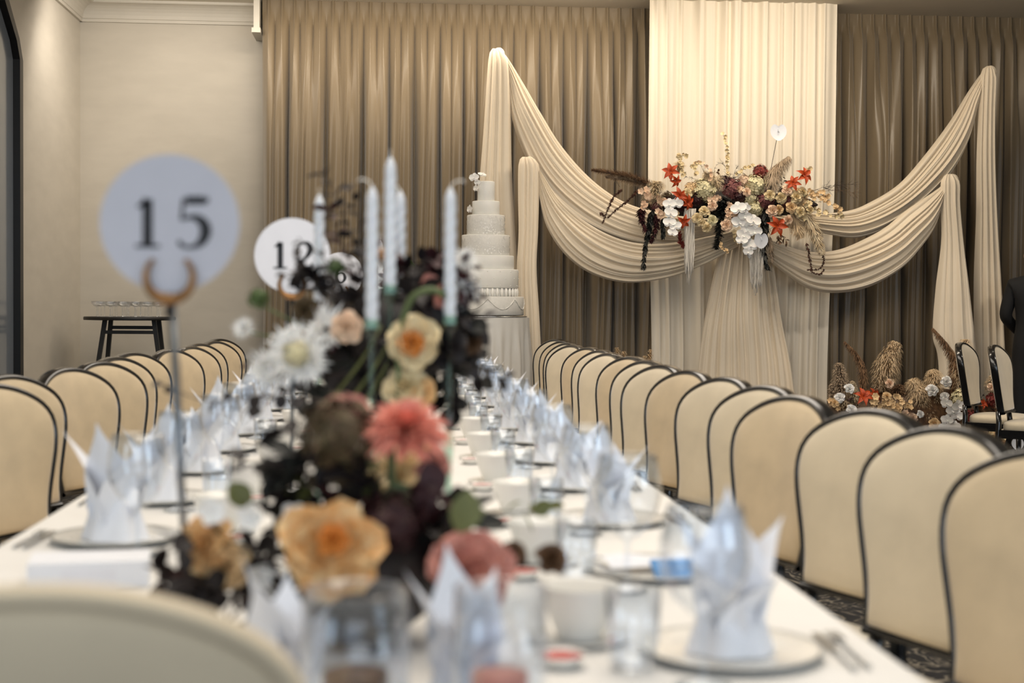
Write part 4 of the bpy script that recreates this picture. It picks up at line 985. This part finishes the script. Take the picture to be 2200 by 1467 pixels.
tag(mb.build('tablecloth', M['satin']), 'silvery white satin cloth falling in folds over the round cake table', 'tablecloth')
ck = thing('wedding_cake', 'tall white eight-tier wedding cake with sugar flowers, left of the short swag tail', 'cake', (ccx, YC, ztab + .001))
MB().lathe([(.0005, ztab + .001), (.335, ztab + .001), (.335, ztab + .009), (.0005, ztab + .009)], (ccx, YC, 0), 40).build('cake_board', M['steel'], ck)
def tier(y0, y1, rpx, m='cake', name='tier', dx=0):
    z0 = zc(y1) ; z1 = zc(y0); r_ = rpx * pm; c = .006
    pr = [(.0005, z0), (r_ - c, z0), (r_, z0 + c), (r_, z1 - c), (r_ - c * .3, z1 - c * .3), (r_ - c, z1), (.0005, z1)]
    return MB().lathe(pr, (ccx + dx * pm, YC, 0), 48).build(name, M[m], ck)
T = [(637, 677, 83, 'cakew'), (579, 619, 71, 'cake'), (549.5, 579, 61, 'cake'), (505.5, 549.5, 51.5, 'cakew'), (462.5, 505.5, 40.5, 'cakew'), (432.5, 462.5, 29.5, 'cake'), (390, 432.5, 18.5, 'cake')]
tiers = [tier(a, b, r_, m_) for a, b, r_, m_ in T]
tiers.insert(1, tier(619, 637, 66, 'cake'))
# pearls/columns around the recessed tier
for k in range(40):
    a = 2 * math.pi * k / 40; x = ccx + 68.5 * pm * math.cos(a); y = YC + 68.5 * pm * math.sin(a)
    MB().tube([(x, y, zc(636.5)), (x, y, zc(628)), (x, y, zc(619.5))], [.008, .0145, .008], 8).build('bead', M['porcelain'], tiers[1])
# scroll swags on the base tier, dots on tier 6, sugar texture
rs = random.Random(4); sc_ = MB(); r_ = 83.6 * pm
for s_ in range(8):
    pts = []
    for k in range(15):
        u = k / 14; a = 2 * math.pi * (s_ + u) / 8; pts.append((ccx + r_ * math.cos(a), YC + r_ * math.sin(a), zc(642 + 22 * math.sin(math.pi * u))))
    sc_.tube(pts, [.0035 * (1 + .6 * math.sin(i * 2.2)) for i in range(15)], 5)
sc_.build('piped_garland', M['cakew'], tiers[0])
for ti, (y0, y1, rp, n_, s_) in ((3, (549.5, 505.5, 51.5, 260, .007)), (4, (505.5, 462.5, 40.5, 260, .008))):
    mb = MB()
    for i in range(n_):
        a = rs.uniform(0, 6.28); z = zc(rs.uniform(y1 + 2, y0 - 2)); d = Vector((math.cos(a), math.sin(a), 0)); floret(mb, Vector((ccx, YC, z)) + d * (rp * pm + .001), d, s_ * rs.uniform(.7, 1.3), rs, 5)
    mb.build('sugar_florets', M['porcelain'], tiers[ti + 1], kind='stuff')
for row, yy in enumerate((584, 599, 614)):
    for k in range(16):
        a = 2 * math.pi * (k + .5 * (row % 2)) / 16; MB().ball((ccx + 71.4 * pm * math.cos(a), YC + 71.4 * pm * math.sin(a), zc(yy)), .0042, 6, 4).build('sugar_pearl', M['porcelain'], tiers[2])
for x, y, s_, d in ((1019, 382, .045, (-.6, -1, .2)), (1036, 376, .04, (.4, -.6, .9)), (1023, 405, .035, (-1, -.6, 0)), (1010, 450, .042, (-1, -.5, 0)), (1026, 392, .03, (-.6, -1, 0))):
    p = P(x, y, YC - .04); inst(ORCH, 'sugar_flower', ck, rel(ck, p), facing(d), s_)

# ================================================================ BAR TABLE WITH COUPE GLASSES
YT = 11.95
tx = P(279, 680, YT).x; ztb = P(279, 680, YT).z; rt = 94 * YT / FPX
bt = thing('high_table', 'black round folding high table by the back left wall, holding glasses', 'table', (tx, YT, 0))
MB().lathe([(.0005, ztb - .028), (rt, ztb - .028), (rt + .002, ztb - .02), (rt + .002, ztb - .008), (rt - .002, ztb - .001), (.0005, ztb - .001)], (tx, YT, 0), 48).build('tabletop', M['darkwood'], bt)
for sx, a, b in ((-1, 232, 219), (1, 336, 349)):
    for yy in (-.12, .12):
        p0 = P(a, 684, YT); z0 = 0; p1 = P(b + (4 if yy > 0 else 0) * -sx, 775, YT)
        q = p0 + (p1 - p0) * ((p0.z - 0) / (p0.z - p1.z))
        MB().tube([(p0.x, YT + yy, ztb - .028), (q.x, YT + yy * 1.6, 0)], [.024, .022], 4).build('leg', M['darkwood'], bt, False)
for py, yy in ((704, .13), (713, -.13)):
    z = P(290, py, YT).z; MB().box((P(232, py, YT).x, YT + yy - .012, z - .014), (P(340, py, YT).x, YT + yy + .012, z + .014)).build('cross_bar', M['darkwood'], bt, False)
COU = MB().lathe([(.0005, .0), (.028, .0), (.028, .002), (.006, .005), (.0035, .02), (.0035, .072), (.008, .08), (.034, .092), (.046, .108), (.048, .125), (.047, .125), (.044, .108)], n=18).mesh('coupe_glass', M['glass'])
k = 0
for r0, n_ in ((.05, 3), (.15, 9), (.255, 15)):
    for i in range(n_):
        a = 2 * math.pi * i / n_ + r0 * 7
        put(COU, 'coupe_glass', tx - .01 + r0 * math.cos(a), YT + r0 * math.sin(a), ztb, 'clear coupe glass standing empty on the black high table', 'glass', 'coupe glasses crowded on the black high table')
# ================================================================ TALL CENTREPIECE (dark leaves) on the table
def scatter_mass(par, c, rx, ry, rz_, n, keys, size, seed, rounded=.3, ln=.5, leaves=6):
    r = random.Random(seed); c = Vector(c)
    for i in range(n):
        d = Vector((r.gauss(0, 1), r.gauss(0, .8), r.gauss(0, 1))).normalized(); k0 = r.uniform(.1, .5); k1 = r.uniform(.8, 1.12)
        a = c + Vector((d.x * rx * k0, d.y * ry * k0, d.z * rz_ * k0)); b = c + Vector((d.x * rx * k1, d.y * ry * k1, d.z * rz_ * k1))
        sprig(par, [a, lerp(a, b, .5) + Vector((r.uniform(-.01, .01), 0, r.uniform(0, .02))), b], size, leaves, r.choice(keys), rounded=r.random() < rounded, seed=seed * 100 + i)
YA = 2.72
base = P(840, 900, YA); ta = thing('tall_centrepiece', 'tall centrepiece of dark leaves, cream and white blooms in a slim black vase', 'flowers', (base.x, YA, Zt))
MB().lathe([(.0005, .0), (.05, 0), (.05, .006), (.014, .02), (.012, .16), (.02, .19), (.04, .215), (.045, .26), (.04, .262), (.036, .22), (.0005, .2)], (base.x, YA, Zt), 24).build('vase', M['lacquer'], ta)
MB().ball(P(850, 730, YA), .098, 14, 10, .95).ball(P(930, 690, YA + .03), .075, 12, 8).ball(P(760, 790, YA + .02), .065, 12, 8).build('foliage_core', M['leafd'], ta)
scatter_mass(ta, P(855, 690, YA), .17, .12, .13, 26, ['leafd', 'leafd', 'leafb'], .046, 1, .5)
scatter_mass(ta, P(800, 790, YA), .16, .10, .10, 20, ['leafd', 'leafd', 'leafbg'], .046, 2, .5)
scatter_mass(ta, P(915, 615, YA), .10, .06, .06, 16, ['leafb'], .036, 3)
scatter_mass(ta, P(945, 775, YA), .10, .06, .10, 14, ['leafd', 'leafbg'], .046, 4, .8)
def ps(pts, Y): return [P(x, y, Y) for x, y in pts]
sprig(ta, ps([(790, 640), (760, 520), (725, 430), (690, 362)], YA), .034, 24, 'leafd', seed=5)
sprig(ta, ps([(790, 660), (750, 560), (720, 490), (705, 440)], YA + .05), .034, 20, 'leafb', seed=6)
scatter_mass(ta, P(672, 612, YA - .05), .035, .03, .03, 6, ['leafd'], .032, 40)
sprig(ta, ps([(780, 640), (780, 520), (760, 430), (748, 395)], YA + .04), .03, 18, 'leafd', seed=61)
sprig(ta, ps([(780, 680), (700, 620), (665, 590), (628, 545)], YA - .05), .030, 9, 'leafd', seed=7)
sprig(ta, ps([(780, 690), (710, 630), (670, 625), (605, 585)], YA - .06), .030, 8, 'leafd', seed=8)
sprig(ta, ps([(760, 700), (700, 560), (660, 530), (640, 510)], YA), .03, 7, 'leafd', seed=9)
sprig(ta, ps([(930, 720), (980, 690), (1020, 682), (1050, 684)], YA - .05), .03, 9, 'leafd', seed=10)
sprig(ta, ps([(930, 790), (990, 780), (1040, 800), (1095, 815)], YA - .1), .028, 9, 'leafd', rounded=True, seed=11)
sprig(ta, ps([(760, 800), (650, 820), (600, 850), (540, 880)], YA - .1), .032, 8, 'leafd', rounded=True, seed=12)
sprig(ta, ps([(700, 800), (600, 790), (560, 760), (520, 790)], YA), .028, 8, 'leafb', seed=13)
sprig(ta, ps([(700, 860), (560, 850), (440, 860), (330, 815)], YA - .2), .026, 9, 'leafd', seed=14, rounded=True)
bloom(ta, rose_m(12, 7, 'cream', 1.6), 'rose', P(888, 735, YA - .13), .052, (-.1, -1, .15), M['cream'], label='cream bloom with an orange heart')
bloom(ta, rose_m(13, 5, 'orangec', .8), 'rose_heart', P(884, 737, YA - .15), .026, (-.1, -1, .15), M['orangec'])
bloom(ta, ROSE[2], 'rose', P(868, 832, YA - .12), .045, (-.2, -1, .5), M['cream']); bloom(ta, ROSE[2], 'rose', P(905, 845, YA - .12), .03, (.2, -1, 0), M['peach'])
bloom(ta, ROSE[0], 'rose', P(745, 703, YA - .14), .03, (0, -1, .1), M['blush']); bloom(ta, ROSE[1], 'rose', P(655, 667, YA - .1), .026, (0, -1, 0), M['antique'])
bloom(ta, SCAB, 'scabiosa', P(637, 758, YA - .15), .060, (-.1, -1, .2)); bloom(ta, HYD[0], 'bloom', P(632, 755, YA - .11), .042, (0, -1, .1), M['white']); bloom(ta, SCAB, 'scabiosa', P(655, 775, YA - .16), .045, (.5, -1, -.2)); bloom(ta, HYD[1], 'flower_heart', P(637, 760, YA - .18), .022, (0, -1, 0), M['ygreen'])
bloom(ta, SCAB, 'scabiosa', P(700, 705, YA - .1), .05, (-.1, -1, .5)); bloom(ta, SCAB, 'scabiosa', P(580, 790, YA - .1), .045, (-.4, -1, 0)); bloom(ta, SCAB, 'scabiosa', P(525, 705, YA - .05), .024, (-.4, -1, .3))
bloom(ta, HYD[1], 'seed_head', P(556, 641, YA), .02, (0, -1, 1), M['leafg']); bloom(ta, HYD[1], 'seed_head', P(720, 575, YA), .018, (0, -1, 1), M['leafg'])
bloom(ta, HYD[1], 'bloom', P(985, 622, YA), .038, (0, -1, .3), M['white']); bloom(ta, SCAB, 'scabiosa', P(1000, 560, YA), .028, (0, -1, .6)); bloom(ta, SCAB, 'scabiosa', P(975, 590, YA + .05), .05, (0, -1, .6))
bloom(ta, ROSE[0], 'rose', P(925, 610, YA - .04), .02, (0, -1, .3), M['dusty']); bloom(ta, ROSE[0], 'rose', P(950, 645, YA - .04), .018, (0, -1, .3), M['dusty'])
bloom(ta, ROSE[0], 'rose', P(815, 552, YA + .05), .018, (0, -1, .3), M['peach']); bloom(ta, ROSE[1], 'rose', P(1012, 735, YA), .026, (.4, -1, .1), M['leafbr'])
bloom(ta, ROSE[1], 'rose', P(955, 745, YA - .1), .045, (.3, -1, .1), M['leafd'])
for a, b, bend in (((835, 780), (552, 650), -.03), ((800, 800), (522, 712), .03), ((850, 760), (985, 640), 0)): stem_to(ta, P(*a, YA), P(*b, YA), .0024, 'stem', bend)
MB().tube(spline(ps([(855, 880), (858, 760), (868, 680), (890, 635), (930, 622), (955, 636)], YA - .13), 20), [.0065] * 20, 8).build('daffodil_stem', M['stem'], ta)
for x0, x1 in ((700, 800), (745, 830), (780, 840)): stem_to(ta, P(x0, 870, YA - .1), P(x1 + 20, 700, YA - .1), .003, 'leafo', .01)
# distant second centrepiece
YS = 6.4; bx = P(880, 760, YS); tb = thing('tall_centrepiece', 'small distant centrepiece of burgundy leaves behind the dark-leaved one', 'flowers', (bx.x, YS, Zt))
MB().lathe([(.0005, .0), (.05, 0), (.05, .006), (.014, .02), (.012, .2), (.04, .25), (.045, .3), (.0005, .28)], (bx.x, YS, Zt), 20).build('vase', M['lacquer'], tb)
MB().ball(P(890, 640, YS), .10, 12, 8).build('foliage_core', M['leafbg'], tb)
scatter_mass(tb, P(890, 620, YS), .18, .12, .12, 14, ['leafb', 'leafb', 'leafd'], .05, 15)
for x, y, m_ in ((870, 570, 'leafg'), (935, 600, 'dusty'), (850, 610, 'cream'), (910, 650, 'blush')): bloom(tb, ROSE[0], 'rose', P(x, y, YS - .15), .04, (0, -1, .3), M[m_])

# ================================================================ LOW CENTREPIECE with the big blooms
YW = 2.05
base = P(780, 1300, YW); lc = thing('low_centrepiece', 'low centrepiece with pink dahlia, peach peony and dusty pink rose among dark leaves', 'flowers', (base.x, YW, Zt))
MB().lathe([(.0005, 0), (.055, 0), (.06, .01), (.085, .06), (.09, .085), (.086, .085), (.08, .06), (.0005, .03)], (base.x, YW, Zt), 28).build('bowl', M['lacquer'], lc)
MB().ball(P(800, 1240, YW), .10, 14, 10, .8).build('foliage_core', M['leafd'], lc)
bloom(lc, DAH, 'dahlia', P(873, 925, YW - .02), .070, (.05, -.75, 1.5), label='large salmon pink dahlia')
MB().tube(spline(ps([(840, 960), (842, 1040), (850, 1140)], YW), 8), [.006] * 8, 8).build('dahlia_stem', M['stem'], lc)
bloom(lc, HYD[0], 'hydrangea', P(728, 935, YW), .052, (0, -1, .3), M['antique']); bloom(lc, HYD[0], 'hydrangea', P(735, 1010, YW + .02), .042, (0, -1, .3), M['antique'])
bloom(lc, ROSE[2], 'rose', P(740, 895, YW + .03), .04, (0, -1, .6), M['dusty'])
bloom(lc, PEONY, 'peony', P(705, 1178, YW - .12), .073, (.1, -1, .2), label='large peach peony with orange heart'); bloom(lc, ROSE[0], 'rose_heart', P(716, 1160, YW - .172), .022, (.1, -1, .3), M['orangec'])
bloom(lc, rose_m(21, 7, 'dusty', .9, .2), 'rose', P(1008, 1220, YW - .12), .060, (.1, -1, .25), M['dusty'], label='dusty pink garden rose')
bloom(lc, ROSE[1], 'rose', P(445, 1170, YW - .02), .045, (-.5, -1, .3), M['peach']); bloom(lc, ROSE[2], 'rose', P(480, 1215, YW - .03), .04, (-.5, -1, .1), M['ochre'])
bloom(lc, ROSE[2], 'rose', P(850, 1030, YW + .14), .055, (0, -1, .4), M['cream']); bloom(lc, ROSE[1], 'rose', P(900, 1010, YW + .16), .045, (.2, -1, .5), M['peach'])
bloom(lc, HYD[1], 'hydrangea', P(838, 1128, YW - .05), .045, (0, -1, .3), M['leafb']); bloom(lc, HYD[1], 'hydrangea', P(915, 1085, YW), .035, (0, -1, .3), M['leafb'])
bloom(lc, ROSE[0], 'seed_pod', P(1185, 1200, YW - .05), .024, (.3, -1, .6), M['leafbr']); bloom(lc, ROSE[0], 'seed_pod', P(1102, 1192, YW - .03), .022, (.3, -1, .6), M['leafbr'])
stem_to(lc, P(950, 1220, YW), P(1185, 1215, YW - .05), .0025, 'stemd', .0); stem_to(lc, P(950, 1230, YW), P(1102, 1200, YW - .03), .0025, 'stemd', .0)
bloom(lc, ROSE[0], 'rose', P(930, 1000, YW + .1), .03, (.6, -1, .1), M['dusty'])
def bigleaf(par, x, y, Y, s, key, rot, rounded=True):
    src = (ROUND if rounded else LEAF)[key]
    m3 = Matrix.Rotation(R(90), 3, 'X'); q = Matrix.Rotation(R(rot), 3, 'Y') @ m3 @ Matrix.Rotation(rnd.uniform(-.5, .5), 3, 'Y')
    p = P(x, y, Y); d = q @ Vector((0, 1, 0)) * s * .5
    return inst(src, 'leaf', par, rel(par, p - d), q.to_euler(), s)
for x, y, s, key, rot in [(1000, 1098, .06, 'leafo', 15), (855, 1065, .05, 'leafg', 60), (515, 1062, .045, 'leafo', -40), (800, 1050, .045, 'leafo', -30), (965, 1130, .05, 'leafo', 30), (905, 1170, .11, 'leafbg', 5), (880, 1230, .10, 'leafbg', -10), (940, 1210, .09, 'leafbg', 20), (1165, 1090, .035, 'leafo', 70)]:
    bigleaf(lc, x, y, YW - .14 if x == 1000 else YW, s, key, rot, key != 'leafbg')
scatter_mass(lc, P(830, 1150, YW), .15, .09, .10, 22, ['leafd', 'leafb', 'leafbg'], .05, 20)
scatter_mass(lc, P(500, 1260, YW), .10, .07, .05, 18, ['leafd', 'leafd', 'leafb'], .046, 21)
scatter_mass(lc, P(700, 1040, YW + .03), .09, .06, .10, 14, ['leafd', 'leafbg', 'leafo'], .046, 22)
sprig(lc, ps([(760, 1180), (660, 1080), (590, 1010), (500, 990)], YW), .042, 10, 'leafd', rounded=True, seed=30)
sprig(lc, ps([(760, 1150), (680, 1050), (610, 960), (560, 920)], YW + .02), .042, 9, 'leafd', rounded=True, seed=31)
sprig(lc, ps([(700, 1250), (580, 1200), (450, 1150), (330, 1185)], YW - .03), .04, 11, 'leafd', rounded=True, seed=32)
sprig(lc, ps([(700, 1250), (600, 1160), (590, 1100), (600, 1060)], YW - .02), .04, 8, 'leafd', rounded=True, seed=33)
sprig(lc, ps([(700, 1290), (560, 1290), (470, 1270), (380, 1220)], YW - .06), .042, 10, 'leafd', rounded=True, seed=34)
sprig(lc, ps([(700, 1290), (640, 1300), (590, 1290), (540, 1310)], YW - .1), .042, 8, 'leafd', rounded=True, seed=35)
sprig(lc, ps([(820, 1060), (760, 1010), (700, 1000), (640, 1010)], YW - .02), .04, 8, 'leafd', seed=36)
sprig(lc, ps([(960, 1120), (1060, 1100), (1130, 1100), (1190, 1085)], YW + .2), .04, 7, 'leafo', seed=37)
for x, y in ((560, 1240), (630, 1110), (540, 1110), (455, 1100), (600, 1260), (770, 1240)): bloom(lc, BLO[0], 'blossom', P(x, y, YW - .03), .022, jit((0, -1, .3)), M['white'])
# glass hurricanes at the near end
def hurricane(px, Y, w_, h, inner, label):
    p = P(px, 1300, Y); t = thing('glass_candle_holder', label, 'candle holder', (p.x, Y, Zt), 'glass holders at the near end of the table')
    MB().lathe([(.0005, .002), (w_ - .004, .002), (w_, .006), (w_ + .002, h * .5), (w_, h), (w_ - .003, h), (w_ - .002, h * .5), (w_ - .004, .01), (.0005, .01)], (p.x, Y, Zt), 32).build('glass_cylinder', M['glassb'], t)
    MB().lathe([(.0005, .012), (w_ * .62, .012), (w_ * .64, .02), (w_ * .62, h * .42), (.0005, h * .41)], (p.x, Y, Zt), 24).build('votive_candle', M[inner], t)
    return p
hurricane(765, 1.62, .060, .165, 'leafbr', 'clear glass cylinder with a brown votive at the near table end')
hurricane(1075, 1.60, .052, .17, 'dusty', 'clear glass cylinder with a pink votive before the dusty rose')
put(NAP[1], 'napkin', P(1000, 1300, 1.7).x, 1.74, Zt, 'white pointed napkin between the two glass cylinders at the near end', 'napkin', None, .4, .85)
put(NAP[2], 'napkin', P(610, 1300, 1.7).x, 1.72, Zt, 'white pointed napkin left of the brown votive at the near end', 'napkin', None, 1.4, .85)
# low foliage trailing between the settings
tl = thing('greenery_garland', 'thin trailing green garland lying along the middle of the white tablecloth', 'garland', (.05, 4.6, Zt))
MB().tube([(.05 + .03 * math.sin(k), 3.2 + k * .22, Zt + .010) for k in range(14)], .003, 5).build('vine', M['stem'], tl)
for k in range(40): inst(LEAF['leafg' if k % 3 else 'leafo'], 'leaf', tl, (.03 * math.sin(k / 40 * 13) + rnd.uniform(-.02, .02), -1.4 + k * .07, .02), (rnd.uniform(0, .5), rnd.uniform(-.3, .3), rnd.uniform(0, 6)), .045)

# ================================================================ PERSON at the right edge
def person(px, Y, rz):
    p = P(px, 700, Y); t = thing('person', 'person in a black suit standing by the right curtain, cut by the picture edge', 'person', (p.x, Y, 0), None, rz)
    def skin(name, pts, edges, rads, m, par, sub=2):
        me = bpy.data.meshes.new(name); me.from_pydata(pts, edges, []); me.materials.append(m); o = bpy.data.objects.new(name, me); COL.objects.link(o); o.parent = par
        s = o.modifiers.new('skin', 'SKIN')
        for v, r_ in zip(me.skin_vertices[0].data, rads): v.radius = r_ if hasattr(r_, '__len__') else (r_, r_)
        me.skin_vertices[0].data[0].use_root = True
        ss = o.modifiers.new('sub', 'SUBSURF'); ss.levels = sub; ss.render_levels = sub; s.use_smooth_shade = True
        return o
    # faces local -Y; suit is body surface
    V = [(0, 0, .95), (0, 0, 1.12), (0, 0, 1.30), (0, .01, 1.44), (0, .01, 1.52),
         (.17, .01, 1.43), (.235, .02, 1.17), (.13, -.17, 1.03), (-.17, .01, 1.43), (-.235, .02, 1.17), (-.13, -.17, 1.03),
         (.095, 0, .86), (.105, .0, .48), (.11, .02, .09), (.115, -.10, .045), (-.095, 0, .86), (-.105, .0, .48), (-.11, .02, .09), (-.115, -.10, .045)]
    E = [(0, 1), (1, 2), (2, 3), (3, 4), (3, 5), (5, 6), (6, 7), (3, 8), (8, 9), (9, 10), (0, 11), (11, 12), (12, 13), (13, 14), (0, 15), (15, 16), (16, 17), (17, 18)]
    r_ = [(.165, .115), (.15, .105), (.185, .12), (.14, .09), (.06, .06), .068, .055, .04, .068, .055, .04, .1, .075, .055, .042, .1, .075, .055, .042]
    skin('suit', V, E, r_, M['suit'], t)
    hd = MB()
    hd.grid(lambda u, v: (lambda a, b: Vector((.075 * math.cos(a) * math.sin(b) * (1 - .18 * max(0, math.cos(b + 0)) * 0), .092 * math.sin(a) * math.sin(b) - (.012 if b > 2 else 0), 1.665 - .118 * -math.cos(b))))(2 * math.pi * u, math.pi * v), 20, 14, closeu=True)
    h = MB(); h.v = hd.v; h.f = hd.f
    hob = inst(h.mesh('head', M['skin']), 'head', t)
    nk = MB().tube([(0, .01, 1.48), (0, .0, 1.60)], [.052, .05], 12); inst(nk.mesh('neck', M['skin']), 'neck', t)
    ns = MB().tube([(0, -.088, 1.69), (0, -.106, 1.655), (0, -.09, 1.645)], [.008, .013, .008], 8); inst(ns.mesh('nose', M['skin']), 'nose', hob)
    mo = MB().tube([(-.022, -.084, 1.618), (0, -.092, 1.616), (.022, -.084, 1.618)], [.003, .006, .003], 6); inst(mo.mesh('mouth', M['dusty']), 'mouth', hob)
    for sx in (-1, 1):
        e = MB().ball((sx * .03, -.078, 1.682), .011, 8, 6); inst(e.mesh('eye', M['ink']), 'eye', hob)
        e = MB().ball((sx * .077, .005, 1.665), .02, 8, 6, 1.5); inst(e.mesh('ear', M['skin']), 'ear', hob)
    ha = MB().grid(lambda u, v: (lambda a, b: Vector((.083 * math.cos(a) * math.sin(b), .1 * math.sin(a) * math.sin(b) + .006, 1.675 + .125 * math.cos(b))))(2 * math.pi * u, math.pi * v * (.36 + .26 * (.5 + .5 * math.sin(2 * math.pi * u)))), 24, 9, closeu=True)
    inst(ha.mesh('hair', M['hair']), 'hair', t)
    cl = MB().lathe([(.058, 1.50), (.062, 1.53), (.056, 1.545)], (0, .005, 0), 16); inst(cl.mesh('collar', M['shirt']), 'shirt_collar', t)
    for sx in (-1, 1):      # hands clasped in front: palm, four fingers, thumb
        hnd = MB().tube([(sx * .12, -.18, 1.02), (sx * .085, -.205, 1.005), (sx * .05, -.215, .995)], [.024, .034, .026], 10)
        for f_ in range(4):
            z = 1.02 - f_ * .018; L = (.045, .055, .052, .04)[f_]; x0 = sx * .055
            hnd.tube([(x0, -.218, z), (x0 - sx * L * .6, -.228, z - .004), (x0 - sx * L, -.218, z - .01)], [.0095, .009, .007], 6)
        hnd.tube([(sx * .09, -.215, 1.025), (sx * .065, -.235, 1.045), (sx * .04, -.238, 1.048)], [.011, .01, .008], 6)
        inst(hnd.mesh('hand', M['skin']), 'hand', t)
person(2224, 11.15, R(148))
